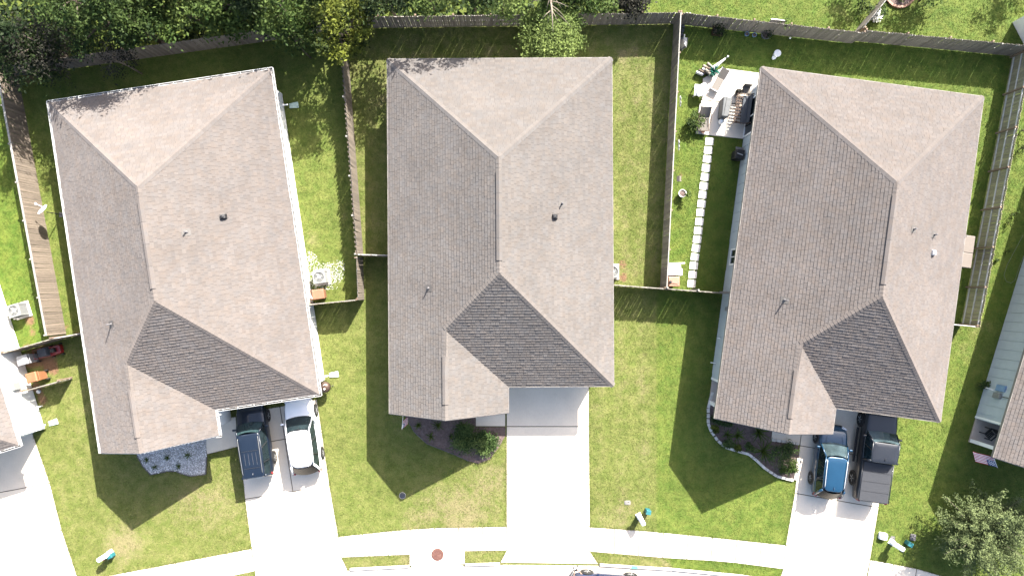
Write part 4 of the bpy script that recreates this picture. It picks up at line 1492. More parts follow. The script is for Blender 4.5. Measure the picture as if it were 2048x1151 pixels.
# shrubs and bed plants
shrub('shrub', 'large dark green shrub in the house shade in the mulch bed', (929, 874), .95, 1.05, M['leaf_shrub'], 2800, .14, nclump=40, aspect=.36)
shrub('shrub', 'sunlit light green shrub at the edge of the mulch bed', (973, 882), .82, .85, M['leaf_shrub'], 2400, .14, nclump=34, aspect=.36)
for (lab, px, r, h, n) in [
        ('tiny grass tuft nearest the lawn corner in the gravel', (296, 918), .22, .22, 26), ('round grass tuft at the lower left of the gravel', (312, 932), .24, .24, 28),
        ('grass tuft at the upper middle of the gravel', (337, 914), .23, .22, 26), ('grass tuft at the lower middle of the gravel', (360, 930), .24, .24, 28),
        ('darkest grass tuft at the right of the gravel', (379, 908), .28, .3, 32)]:
    blade_plant('grass_tuft', lab, px, r, h, n, M['leaf_blade'], .018, 'tufts in the gravel bed')
for (lab, px, r, h, n) in [
        ('small bladed plant nearest the flag in the mulch bed', (838, 848), .32, .35, 16), ('bright bladed plant under the gable edge', (877, 848), .5, .5, 22),
        ('yellowish bladed plant in the middle of the dark mulch', (862, 871), .35, .35, 16), ('thin bladed plant left of the large dark shrub', (903, 871), .28, .3, 12),
        ('spiky plant between the gable and the front walk', (926, 850), .5, .55, 20)]:
    blade_plant('bladed_plant', lab, px, r, h, n, M['leaf_blade'], .03, 'bladed plants in the mulch bed')
for (lab, px, r, h, n) in [
        ('strappy plant in the middle of the block edged bed', (1473, 868), .62, .6, 26), ('large fan of straps under the taupe gable', (1515, 862), .72, .75, 30),
        ('dark sago palm near the curve of the block edging', (1524, 900), .95, .7, 40), ('pale bladed plant near the left of the block edged bed', (1452, 867), .4, .45, 18)]:
    blade_plant('strap_plant', lab, px, r, h, n, M['leaf_blade'], .035, 'strap leaved plants in the block edged bed')
for (lab, px, r, h, m) in [
        ('bright small bush at the corner under the taupe roof', (1430, 838), .42, .5, 'leaf_shrub'), ('second small bush along the taupe eave', (1452, 842), .36, .45, 'leaf_shrub'),
        ('low reddish bush by the left edging blocks', (1426, 856), .34, .4, 'leaf_gold'), ('dark low bush inside the edging curve', (1455, 886), .4, .45, 'leaf_shrub'),
        ('yellow speckled bush on the edging curve', (1474, 893), .28, .35, 'leaf_gold'), ('small bush right of the yellow speckled bush', (1497, 892), .35, .4, 'leaf_shrub'),
        ('tall dense shrub in the right half of the block edged bed', (1552, 905), .85, 1.1, 'leaf_shrub'), ('shrub beside the shaded front walk blocks', (1578, 892), .55, .8, 'leaf_shrub'),
        ('sunlit leafy shrub by the white block border', (1580, 930), .5, .7, 'leaf_bright'), ('loose sunlit shrub at the tip of the bed', (1566, 938), .4, .5, 'leaf_bright')]:
    shrub('bed_bush', lab, px, r, h, M[m], int(350 + 900 * r * r), .11, nclump=14, aspect=.4, z0=.04)
shrub('patio_bush', 'leafy bush on the lawn beside the patio corner', (1386, 246), .62, 1.0, M['leaf_forest'], 900, .12, nclump=18)
shrub('wall_fern', 'green fern at the wall below the meter boxes', (1962, 769), .45, .6, M['leaf_shrub'], 260, .12)
shrub('trailing_vine', 'green vine trailing over the white board on the rear fence', (1549, 66), .45, 1.9, M['leaf_bright'], 240, .12)

# ------------------------------------------------------------------ vehicles
def wheel(root, x, y, r, w, rim='alloy'):
    s = 1 if x > 0 else -1
    t = MB().lathe([(r * .62, -w / 2), (r * .93, -w / 2), (r, -w * .32), (r, w * .32), (r * .93, w / 2), (r * .62, w / 2)], 20, (0, 0, 0), axis='x')
    wh = t.build('wheel', M['rubber'], root, smooth=False, loc=(x, y, r))
    rm = MB()
    rm.lathe([(r * .64, s * w * .30), (r * .66, s * w * .47), (r * .58, s * w * .48), (r * .55, s * w * .36)], 20, axis='x')
    rm.lathe([(r * .16, s * w * .3), (r * .15, s * w * .46), (.01, s * w * .47)], 12, axis='x')
    for k in range(5):
        a = k * 2 * PI / 5 + .3
        rm.tube([(s * w * .42, math.cos(a) * r * .1, math.sin(a) * r * .1), (s * w * .42, math.cos(a) * r * .6, math.sin(a) * r * .6)], r * .075, 5)
    rm.build('rim', M[rim], wh)
    MB().lathe([(r * .6, s * w * .2), (r * .6, s * w * .25)], 16, axis='x').build('brake_disc', M['dark_metal'], wh)


def body_loft(stations, W):
    """stations: (y, width factor, z low, z top); the hull closed at both ends"""
    prof = [(.86, 0), (.955, .05), (.995, .28), (1.0, .55), (.985, .78), (.945, .91), (.86, .975), (.62, 1.0), (.3, 1.012), (0, 1.016)]
    prof = prof + [(-x, z) for x, z in reversed(prof[:-1])]
    k = len(prof)
    mb = MB(); vs_, fs_ = [], []
    for (y, wf, zl, zt) in stations:
        for (fx, fz) in prof:
            vs_.append((fx * W / 2 * wf, y, zl + (zt - zl) * fz))
    for i in range(len(stations) - 1):
        for j in range(k - 1):
            fs_.append((i * k + j, i * k + j + 1, (i + 1) * k + j + 1, (i + 1) * k + j))
        fs_.append((i * k + k - 1, i * k, (i + 1) * k, (i + 1) * k + k - 1))
    fs_.append(tuple(range(k))[::-1]); fs_.append(tuple((len(stations) - 1) * k + j for j in range(k)))
    # keep the outside facing out
    fs_ = [tuple(reversed(f)) for f in fs_]
    mb.add(vs_, fs_)
    return mb


def sheet(mb, a, b, c, d, nx=6, ny=3, bulge=Vector((0, 0, 0))):
    """curved pane between corners a,b (bottom) and c,d (top, over b and a)"""
    a, b, c, d = map(Vector, (a, b, c, d))
    vs_ = []
    for j in range(ny + 1):
        t = j / ny
        l, r = a.lerp(d, t), b.lerp(c, t)
        for i in range(nx + 1):
            s = i / nx
            vs_.append(l.lerp(r, s) + bulge * (1 - (2 * s - 1) ** 2))
    mb.add(vs_, [(j * (nx + 1) + i, j * (nx + 1) + i + 1, (j + 1) * (nx + 1) + i + 1, (j + 1) * (nx + 1) + i) for j in range(ny) for i in range(nx)])
    return mb


def rounded(hx0, hx1, y0, y1, r, n=5):
    """rounded four-sided outline: half widths hx0 at y0, hx1 at y1"""
    pts = []
    for (cx, cy, a0) in ((hx0 - r, y0 + r, -90), (hx1 - r, y1 - r, 0), (-hx1 + r, y1 - r, 90), (-hx0 + r, y0 + r, 180)):
        for i in range(n + 1):
            a = R(a0 + 90 * i / n)
            pts.append((cx + r * math.cos(a), cy + r * math.sin(a)))
    return pts


def roof_slab(hx0, hx1, y0, y1, z, crown=.03, r=.16):
    mb = MB()
    o = rounded(hx0, hx1, y0, y1, r)
    cy = (y0 + y1) / 2
    n = len(o)
    vs_ = []
    for (k, dz) in ((1.0, -.055), (.985, -.015), (.93, .006), (.6, crown * .7)):
        for (x, y) in o:
            vs_.append((x * k, cy + (y - cy) * k, z + dz))
    vs_.append((0, cy, z + crown))
    fs_ = []
    for j in range(3):
        for i in range(n):
            i2 = (i + 1) % n
            fs_.append((j * n + i, j * n + i2, (j + 1) * n + i2, (j + 1) * n + i))
    for i in range(n):
        fs_.append((3 * n + i, 3 * n + (i + 1) % n, 4 * n))
    fs_.append(tuple(reversed(range(n))))
    mb.add(vs_, fs_)
    return mb


def vehicle(name, label, cat, px, rot, L, W, Hh, paint, kind='suv', glass='car_glass', rim='alloy', rails=None, wb=None, roof_mat=None):
    p = G(*px)
    root = thing(name, label, cat, (p.x, p.y, .036 if cat != 'sedan' else .01), rot)
    pm_ = M[paint]
    h = L / 2
    r = .345 if kind != 'truck' else .40
    wb = wb or L * .585
    belt = {'suv': 1.02, 'boxy': 1.06, 'truck': 1.22, 'sedan': .92}[kind]
    hood = {'suv': .98, 'boxy': 1.02, 'truck': 1.20, 'sedan': .84}[kind]
    if kind == 'truck':
        cab_r, wind_b, wind_t, cab_t = -.06 * L, .235 * L, .145 * L, -.045 * L
        st_ = [(-h, .93, .52, 1.16), (-h + .05, .985, .48, 1.24), (-h + .3, 1, .42, 1.25), (-.1 * L, 1, .36, 1.25), (.0, 1, .36, 1.24), (.22 * L, 1, .38, 1.24), (.25 * L, .99, .38, 1.24),
               (.36 * L, .975, .40, 1.20), (h - .28, .95, .42, 1.13), (h - .08, .88, .46, 1.02), (h, .80, .55, .90)]
    else:
        cab_r = {'suv': -.475 * L, 'boxy': -.485 * L, 'sedan': -.37 * L}[kind]
        wind_b = {'suv': .245 * L, 'boxy': .235 * L, 'sedan': .22 * L}[kind]
        wind_t = {'suv': .095 * L, 'boxy': .125 * L, 'sedan': .05 * L}[kind]
        cab_t = {'suv': -.365 * L, 'boxy': -.45 * L, 'sedan': -.22 * L}[kind]
        rb = belt if kind != 'sedan' else .95
        st_ = [(-h, .74, .46, .78), (-h + .05, .87, .36, .96), (-h + .2, .95, .30, rb), (-h + .6, .99, .26, belt), (-.15 * L, 1, .24, belt), (.1 * L, 1, .24, belt), (.2 * L, 1, .25, belt),
               (.26 * L, .99, .26, hood + .02), (.36 * L, .97, .28, hood - .04), (h - .30, .92, .30, hood - .13), (h - .12, .83, .34, hood - .24), (h, .64, .44, hood - .38)]
    body = body_loft(st_, W).build('body', pm_, root, smooth=True, sub=1)
    # hood lines
    MB().tube([(-W * .30, wind_b + .05, hood + .035), (-W * .25, h * .72, hood - .035)], .010, 5).build('hood_crease', pm_, body)
    MB().tube([(W * .30, wind_b + .05, hood + .035), (W * .25, h * .72, hood - .035)], .010, 5).build('hood_crease', pm_, body)
    for s in (1, -1):
        MB().tube([(s * W * .405, wind_b + .10, hood - .028), (s * W * .385, h * .74, hood - .13)], .007, 4).build('hood_seam', M['black'], body)
    # greenhouse
    hb, ht = W / 2 * .93, W / 2 * (.745 if kind != 'truck' else .80)
    zb, zt = belt - .02, Hh - .045
    gm = M[glass]
    A, B = (hb, wind_b), (hb * .97, cab_r)
    ra, rb_ = (ht, wind_t), (ht * .965, cab_t)
    bl = .13 if kind != 'truck' else .09
    sheet(MB(), (-A[0], A[1], zb), (A[0], A[1], zb), (ra[0], ra[1], zt), (-ra[0], ra[1], zt), 8, 4, Vector((0, bl, .03))).build('windshield', gm, root, smooth=True)
    sheet(MB(), (B[0], B[1], zb), (-B[0], B[1], zb), (-rb_[0], rb_[1], zt), (rb_[0], rb_[1], zt), 8, 4, Vector((0, -bl * (1.5 if kind == 'suv' else .5), .02))).build('rear_window', M['rear_glass'], root, smooth=True)
    for s in (1, -1):
        sheet(MB(), (s * A[0], A[1], zb), (s * B[0], B[1], zb), (s * rb_[0], rb_[1], zt), (s * ra[0], ra[1], zt), 6, 3, Vector((s * .04, 0, 0))).build('side_window', M['car_glass'], root, smooth=True)
        pl = MB()
        for (ya, yb, rr) in ((A[1], ra[1], .045), (B[1], rb_[1], .075)):
            pl.tube([(s * A[0] * .985, ya, zb), (s * (A[0] + ra[0]) / 2, (ya + yb) / 2 + .01, (zb + zt) / 2), (s * ra[0] * 1.0, yb, zt)], rr, 6)
        pl.tube([(s * ra[0], ra[1], zt - .005), (s * (ra[0] + rb_[0]) / 2 * 1.03, (ra[1] + rb_[1]) / 2, zt), (s * rb_[0], rb_[1], zt - .005)], .04, 6)
        pl.build('pillar', pm_, root, smooth=True)
        for f in ((.45,) if kind == 'truck' else (.36, .70)):
            ym = A[1] + (B[1] - A[1]) * f; yt = ra[1] + (rb_[1] - ra[1]) * f
            MB().tube([(s * (hb * .985 + .03), ym, zb), (s * (ht + .035), yt, zt)], .032, 5).build('door_pillar', M['black'], root)
    roof_slab(ht * (.90 if kind in ('suv', 'sedan') else .985), ht * 1.01, cab_t - .08, wind_t + .03, Hh, .035, .34 if kind in ('suv', 'sedan') else .14).build('roof', roof_mat or pm_, root, smooth=True)
    # wheels, arches, mirrors, lamps, handles
    ya = wb / 2 + (.10 if kind == 'truck' else .02); yr = ya - wb
    for y in (ya, yr):
        for s in (1, -1):
            arch = MB().lathe([(r * 1.22, -.05), (r * 1.22, .012), (r * .9, .014)], 22, (0, 0, 0), axis='x') if s > 0 else MB().lathe([(r * .9, -.014), (r * 1.22, -.012), (r * 1.22, .05)], 22, axis='x')
            arch.build('wheel_arch', M['black'], body, loc=(s * (W / 2 - .005), y, r))
            wheel(root, s * (W / 2 - .085), y, r, .24 if kind != 'truck' else .28, rim)
    for s in (1, -1):
        my = wind_b - .22 if kind != 'truck' else wind_b - .3
        m_ = MB().box((s * (W / 2 + .10), my, belt + .08), (.22, .12, .15 if kind != 'truck' else .22))
        mir = m_.build('mirror', pm_, root, bevel=.04)
        MB().box((s * (W / 2 + .10), my - .063, belt + .08), (.17, .01, .11)).build('mirror_glass', M['glass'], mir)
        hz = hood - (.30 if kind != 'truck' else .22)
        MB().box((s * W * .36, h - .13, hz), (.34, .16, .13), -s * .45).build('headlight', M['clear_lens'], root, bevel=.03)
        MB().box((s * W * .415, -h + .11, belt - .14), (.20, .22, .26), s * .35).build('taillight', M['red_lens'], root, bevel=.03)
        for f in ((.1, -.14) if kind != 'truck' else (.12, .0)):
            MB().box((s * (W / 2 + .012), f * L, belt - .14), (.03, .20, .035)).build('door_handle', pm_, root, bevel=.008)
        # a wiper blade at the windshield foot
        MB().tube([(s * .05, wind_b + .07, zb + .05), (s * .05 + .45, wind_b - .02, zb + .10)], .010, 4).build('wiper', M['black'], root)
    MB().box((0, h - .02, .48), (W * .62, .08, .20)).build('grille', M['black'], root, bevel=.03)
    rbm = M['black'] if kind != 'truck' else M['alloy']
    MB().box((0, -h - .0, .52), (W * .84, .14, .17)).build('rear_bumper', rbm, root, bevel=.04)
    MB().box((0, -h - .045, .80), (.36, .02, .16)).build('licence_plate', M['white'], root)
    if rails:
        for s in (1, -1):
            MB().tube([(s * ht * .86, cab_t + .18, Hh + .03), (s * ht * .88, cab_t + .3, Hh + .07), (s * ht * .92, wind_t - .3, Hh + .07), (s * ht * .9, wind_t - .18, Hh + .03)], .022, 6).build('roof_rail', M[rails], root, smooth=True)
    ant = MB().tube([(0, cab_t + .22, Hh + .02), (0, cab_t + .14, Hh + .075), (0, cab_t + .06, Hh + .03)], [.03, .022, .008], 5)
    ant.build('antenna', pm_, root)
    return root, dict(cab_t=cab_t, wind_t=wind_t, ht=ht, h=h, W=W, belt=belt, cab_r=cab_r)


vehicle('crossover', 'white crossover parked on the left driveway nearest the lawn', 'car', (613, 865), R(8.6), 4.72, 1.90, 1.66, 'paint_white', 'suv')
v, q = vehicle('suv', 'dark navy suv with roof rails on the left driveway', 'car', (518.5, 874), R(8.6), 4.62, 1.86, 1.74, 'paint_navy', 'boxy', 'car_glass_green', rails='grey_metal')
for k in range(4):
    x = (k - 1.5) * .24
    MB().tube([(x, q['cab_t'] + .75, 1.775), (x, q['cab_t'] + 1.5, 1.785)], .010, 5).build('roof_rib', M['lid_dark'], v)
for y in (.55, 1.62):
    MB().tube([(-.5, q['cab_t'] + y, 1.775), (.5, q['cab_t'] + y, 1.775)], .016, 5).build('crossbar', M['black'], v)
v, q = vehicle('crossover', 'metallic blue crossover parked on the right driveway', 'car', (1649, 915), R(-7.0), 4.50, 1.84, 1.64, 'paint_blue', 'suv', 'car_glass_sky', rails='alloy')
v, q = vehicle('pickup_truck', 'charcoal pickup truck with covered bed beside the blue car', 'pickup', (1737, 900), R(-8.0), 6.05, 2.04, 1.93, 'paint_char', 'truck', 'car_glass_sky', wb=3.78)
bed_y0, bed_y1 = -q['h'] + .10, q['cab_r'] - .12
bw = q['W'] / 2 - .11
cov = MB().box((0, (bed_y0 + bed_y1) / 2, 1.30), (bw * 2, bed_y1 - bed_y0, .05)).build('bed_cover', M['bed_cover'], v, bevel=.02)
for k in range(1, 4):
    y = bed_y0 + (bed_y1 - bed_y0) * k / 4
    MB().box((0, y, 1.327), (bw * 2 - .1, .022, .012)).build('cover_seam', M['black'], cov)
for s in (1, -1):
    MB().tube([(s * (bw + .05), bed_y0, 1.30), (s * (bw + .05), bed_y1, 1.30)], .035, 6).build('bed_rail', M['paint_char'], v, smooth=True)
    MB().box((s * (q['W'] / 2 + .10), .35, .42), (.16, 2.2, .06)).build('running_board', M['black'], v, bevel=.02)
MB().box((0, q['cab_r'] - .07, 1.0), (q['W'] - .1, .06, .5)).build('bed_gap', M['black'], v)
vehicle('sedan', 'blue sedan parked at the kerb along the bottom edge', 'sedan', (1215, 1169), R(86.0), 4.75, 1.84, 1.46, 'paint_street', 'sedan', wb=2.8)

# ------------------------------------------------------------------ equipment
def ac_unit(label, px, rot, s=.80, h=.76):
    p = G(*px)
    root = thing('air_conditioner', label, 'air conditioner', (p.x, p.y, 0), rot, 'outdoor air conditioning units')
    MB().box((0, 0, .04), (s + .22, s + .22, .08)).build('pad', M['kerb'], root)
    MB().box((0, 0, .08 + h / 2 - .03), (s - .06, s - .06, h - .06)).build('coil', M['ac_dark'], root)
    fr = MB()
    for (x, y) in ((-1, -1), (1, -1), (1, 1), (-1, 1)):
        fr.box((x * (s / 2 - .05), y * (s / 2 - .05), .08 + h / 2), (.10, .10, h))
    for k in range(9):
        z = .16 + k * (h - .1) / 9
        for (cx, cy, sx, sy) in ((0, s / 2 - .02, s - .1, .012), (0, -s / 2 + .02, s - .1, .012), (s / 2 - .02, 0, .012, s - .1), (-s / 2 + .02, 0, .012, s - .1)):
            fr.box((cx, cy, z), (sx, sy, .02))
    fr.build('louvre', M['ac_paint'], root)
    # square top with a round opening
    n = 32
    ro = s * .40
    sq = []
    ci = []
    for i in range(n):
        a = 2 * PI * i / n
        c, q_ = math.cos(a), math.sin(a)
        e = (abs(c) ** 6 + abs(q_) ** 6) ** (-1 / 6)
        sq.append((c * e * s / 2, q_ * e * s / 2)); ci.append((c * ro, q_ * ro))
    zt = .08 + h
    vs_ = [(x, y, zt - .06) for x, y in sq] + [(x, y, zt) for x, y in sq] + [(x, y, zt + .01) for x, y in ci] + [(x, y, zt - .05) for x, y in ci]
    fs_ = []
    for i in range(n):
        j = (i + 1) % n
        fs_ += [(i, j, n + j, n + i), (n + i, n + j, 2 * n + j, 2 * n + i), (2 * n + i, 2 * n + j, 3 * n + j, 3 * n + i)]
    top = MB().add(vs_, fs_).build('top_cover', M['ac_paint'], root)
    MB().lathe([(ro, zt - .10), (ro, zt - .095)], 24).build('fan_well', M['ac_dark'], top)
    me = MB().add([(.05, -.05, zt - .05), (ro * .92, -.13, zt - .075), (ro * .92, .10, zt - .035), (.05, .05, zt - .04)], [(0, 1, 2, 3)]).mesh('fan_blade', M['ac_paint'])
    for k in range(4):
        inst('fan_blade', me, root, (0, 0, 0), k * PI / 2 + .4)
    MB().lathe([(.09, zt - .06), (.09, zt - .02), (.02, zt - .01)], 12).build('fan_hub', M['white'], root)
    g = MB()
    for k in range(3):
        rr = ro * (.45 + .25 * k)
        pts = [(rr * math.cos(t * PI / 10), rr * math.sin(t * PI / 10), zt + .005) for t in range(21)]
        g.tube(pts, .006, 4, cap=False)
    for k in range(8):
        a = k * PI / 4
        g.tube([(0, 0, zt + .01), (ro * math.cos(a), ro * math.sin(a), zt + .005)], .006, 4)
    g.build('fan_guard', M['ac_paint'], top)
    return root


ac_unit('white air conditioner on white gravel beside the gutter wall', (645, 554), R(8.5))
ac_unit('air conditioner against the white wall at the left edge', (46, 620), R(17))
ac_unit('air conditioner half hidden under the middle roof edge', (1222, 543), R(0))


def trash_cart(label, px, rot, mat, h=1.05):
    p = G(*px)
    root = thing('trash_cart', label, 'trash cart', (p.x, p.y, 0), rot, 'wheeled trash carts')
    w0, d0, w1, d1 = .48, .54, .60, .72
    b = MB()
    lo = [(-w0 / 2, -d0 / 2, .08), (w0 / 2, -d0 / 2, .08), (w0 / 2, d0 / 2, .08), (-w0 / 2, d0 / 2, .08)]
    hi = [(-w1 / 2, -d1 / 2, h - .08), (w1 / 2, -d1 / 2, h - .08), (w1 / 2, d1 / 2, h), (-w1 / 2, d1 / 2, h)]
    b.add(lo + hi, [(3, 2, 1, 0), (0, 1, 5, 4), (1, 2, 6, 5), (2, 3, 7, 6), (3, 0, 4, 7)])
    b.build('bin_body', mat, root, bevel=.02)
    l = MB()
    q = [(-w1 / 2 - .03, -d1 / 2 - .04, h - .07), (w1 / 2 + .03, -d1 / 2 - .04, h - .07), (w1 / 2 + .03, d1 / 2 + .02, h + .01), (-w1 / 2 - .03, d1 / 2 + .02, h + .01)]
    t = [(x * .86, y * .86, z + .075) for x, y, z in q]
    l.add(q + t, [(4, 5, 6, 7), (0, 1, 5, 4), (1, 2, 6, 5), (2, 3, 7, 6), (3, 0, 4, 7), (3, 2, 1, 0)])
    lid = l.build('lid', mat, root, bevel=.025)
    MB().tube([(-w1 / 2, d1 / 2 + .10, h - .02), (w1 / 2, d1 / 2 + .10, h - .02)], .022, 6).build('handle', mat, lid)
    for s in (1, -1):
        MB().lathe([(.14, -.03), (.14, .03)], 14, (s * .27, d0 / 2 + .02, .14), axis='x').build('wheel', M['rubber'], root)
    return root


trash_cart('brown trash cart beside the white air conditioner', (645, 588), R(98), M['bin_brown'])
trash_cart('orange trash cart between two screen fences at the left edge', (88, 750), R(-75), M['bin_orange'], 1.15)
trash_cart('pale grey trash cart above the orange one at the left edge', (70, 716), R(-75), M['bin_grey'], 1.15)
trash_cart('faded terracotta trash cart with a stick on its lid', (1340, 563), R(90), M['bin_pink'])
r_ = thing('garden_trowel', 'dark stick lying on the faded terracotta trash cart', 'tool', G(1340, 563))
MB().tube([(-.2, -.03, 1.20), (.32, -.06, 1.18)], .018, 5).build('shaft', M['black'], r_)
MB().lathe([(.02, 1.17), (.09, 1.18), (.07, 1.24), (.01, 1.25)], 10, (-.24, -.02, 0)).build('head', M['dark_metal'], r_)
r_ = thing('white_storage_cart', 'white plastic cart with a bar handle by the divider fence', 'cart', G(1341, 540), R(2))
MB().box((0, -.02, .5), (.84, .62, .86), taper=1.03).build('bin_body', M['bin_white'], r_, bevel=.03)
MB().box((0, -.03, .96), (.88, .62, .06)).build('lid', M['bin_white'], r_, bevel=.02)
MB().box((.14, .40, .90), (1.15, .08, .08)).build('handle', M['white'], r_, bevel=.02)
MB().prism([(x + .60, y - .14) for x, y in rounded(.15, .17, -.22, .22, .06)], .0, .05).build('foot_plate', M['paver'], r_)

# red mower
p = G(116, 699)
r_ = thing('lawn_mower', 'red lawn mower with a dark grass bag on bare soil', 'mower', p, R(20))
MB().prism(rounded(.34, .30, -.42, .45, .12), .12, .38, inset=.12).build('deck', M['red_paint'], r_, bevel=.02)
MB().box((-.02, -.02, .50), (.30, .34, .22), taper=.8).build('engine', M['black'], r_, bevel=.03)
MB().box((-.05, -.60, .50), (.62, .66, .42), taper=.82).build('grass_bag', M['slate_cloth'], r_, bevel=.05)
MB().tube([(-.28, -.2, .35), (-.28, -.95, .95), (.28, -.95, .95), (.28, -.2, .35)], .018, 6).build('handle', M['red_paint'], r_)
for (x, y) in ((-.36, .34), (.36, .34), (-.36, -.3), (.36, -.3)):
    MB().lathe([(.11, -.03), (.11, .03)], 12, (x, y, .11), axis='x').build('wheel', M['rubber'], r_)
r_.rotation_euler = (0, 0, R(-75))

# satellite dish on its pole
p = G(124, 429)
r_ = thing('satellite_dish', 'white satellite dish on a pole beside the brown fence', 'satellite dish', p, 0)
MB().tube([(0, 0, 0), (0, 0, 1.45)], .03, 8).build('pole', M['dark_metal'], r_)
MB().box((0, 0, .02), (.3, .3, .04)).build('base_plate', M['grey_metal'], r_)
aim = Vector((-.55, .66, .75)).normalized()
mb = MB()
rings = [(0.0, 0.0), (.14, .012), (.26, .04), (.37, .085)]
ax = aim.cross(Vector((0, 0, 1))).normalized(); ay = ax.cross(aim)
c0 = Vector((-.12, .10, 1.55))
n = 22
vs_ = [c0]
for (rr, dz) in rings[1:]:
    for i in range(n):
        a = 2 * PI * i / n
        vs_.append(c0 + ax * rr * math.cos(a) + ay * rr * 1.08 * math.sin(a) + aim * dz)
fs_ = [(0, 1 + i, 1 + (i + 1) % n) for i in range(n)]
for k in range(2):
    for i in range(n):
        j = (i + 1) % n
        fs_.append((1 + k * n + i, 1 + (k + 1) * n + i, 1 + (k + 1) * n + j, 1 + k * n + j))
d = mb.add(vs_, fs_).build('dish', M['white'], r_, smooth=True)
sm = d.modifiers.new('solid', 'SOLIDIFY'); sm.thickness = .02
tip = c0 + aim * .55 - ay * .12
MB().tube([c0 - ay * .36 + aim * .05, tip], .016, 5).build('arm', M['white'], r_)
MB().box(tuple(tip), (.10, .12, .08)).build('receiver', M['white'], r_, bevel=.02)

# kettle grill at the garage corner
p = G(657, 770)
r_ = thing('kettle_grill', 'round dark kettle grill at the corner of the left garage', 'grill', p)
MB().lathe([(.05, .52), (.25, .58), (.34, .70), (.35, .78)], 20).build('bowl', M['dark_metal'], r_, smooth=True)
lid = MB().lathe([(.36, .78), (.33, .90), (.24, 1.0), (.10, 1.05), (.01, 1.055)], 20).build('lid', M['bronze'], r_, smooth=True)
MB().tube([(-.06, .12, 1.04), (0, .18, 1.07), (.10, .22, 1.02)], .014, 5).build('handle', M['white'], lid)
MB().lathe([(.06, 1.04), (.05, 1.07), (.01, 1.072)], 12, (.02, -.08, 0)).build('air_vent', M['white'], lid)
for k in range(3):
    a = k * 2 * PI / 3
    MB().tube([(.16 * math.cos(a), .16 * math.sin(a), .56), (.33 * math.cos(a), .33 * math.sin(a), 0)], .014, 6).build('leg', M['grey_metal'], r_)


# mailboxes and the low teal boxes beside them
def mailbox(label, px, rot, hgt=1.02):
    """a white resin pillar mailbox: a broad post flowing into a round topped box"""
    p = G(*px)
    r = thing('mailbox', label, 'mailbox', p, rot, 'white mailboxes along the sidewalk')
    MB().prism(rounded(.13, .13, -.13, .17, .05), 0, hgt - .26, inset=.06).build('post', M['white'], r, bevel=.01)
    n = 12
    prof = [(-.15, hgt - .27), (.15, hgt - .27)] + [(.15 * math.cos(PI * i / n), hgt - .10 + .14 * math.sin(PI * i / n)) for i in range(n + 1)]
    m_ = len(prof)
    ys = [(-.29, .86), (-.26, 1.0), (.24, 1.0), (.27, .86)]
    vs_ = [(x * k, y, hgt - .12 + (z - hgt + .12) * k) for (y, k) in ys for x, z in prof]
    fs_ = [tuple(range(m_)), tuple(range(4 * m_ - 1, 3 * m_ - 1, -1))]
    for q in range(3):
        fs_ += [(q * m_ + (i + 1) % m_, q * m_ + i, (q + 1) * m_ + i, (q + 1) * m_ + (i + 1) % m_) for i in range(m_)]
    MB().add(vs_, fs_).build('box', M['white'], r)
    MB().box((0, -.295, hgt - .12), (.22, .015, .20)).build('door', M['white'], r)
    MB().box((.16, .05, hgt - .06), (.012, .04, .16)).build('flag', M['red_paint'], r)
    MB().box((0, .0, .04), (.36, .40, .08), taper=.9).build('foot', M['white'], r)
    return r


def pedestal(label, px, rot, h=.42):
    p = G(*px)
    r = thing('utility_pedestal', label, 'utility box', p, rot, 'teal utility pedestals')
    MB().box((0, 0, h / 2 - .03), (.30, .26, h - .06), taper=.94).build('housing', M['teal'], r, bevel=.02)
    MB().box((0, 0, h - .03), (.34, .30, .07), taper=.86).build('cap', M['teal'], r, bevel=.015)
    MB().box((0, -.132, h * .45), (.2, .01, .2)).build('cover_plate', M['teal'], r)


mailbox('white mailbox by the sidewalk below the left house', (221, 1104), R(-58))
mailbox('white mailbox between the empty driveway and the patio house lawn', (1278, 1031), R(28))
mailbox('white mailbox right of the truck driveway near the feathery tree', (1783, 1083), R(58))
pedestal('teal utility box beside the left mailbox', (226, 1107), R(25), .45)
pedestal('teal utility box above the middle mailbox', (1294, 1019), R(-10), .55)
pedestal('teal utility box under the edge of the feathery tree', (1813, 1083), R(-30), .5)


def ground_lid(label, px, size, mat, round_=False, h=.03, rot=0.0, cat='cover'):
    p = G(*px)
    r = thing('ground_cover', label, cat, p, rot)
    if round_:
        MB().lathe([(size * 1.12, 0), (size * 1.12, h * .7), (size * 1.02, h * .72)], 20).build('collar', M['kerb'], r)
        MB().lathe([(size, 0), (size, h), (size * .96, h + .006), (size * .3, h + .008)], 20).build('lid', mat, r)
    else:
        MB().prism(rounded(size[0] / 2 + .03, size[0] / 2 + .03, -size[1] / 2 - .03, size[1] / 2 + .03, .08), 0, h * .6).build('collar', mat, r)
        MB().prism(rounded(size[0] / 2, size[0] / 2, -size[1] / 2, size[1] / 2, .08), 0, h, inset=.06).build('lid', mat, r)
        MB().box((.05, .05, h + .004), (.07, .03, .012)).build('lift_hole', M['black'], r)
    return r


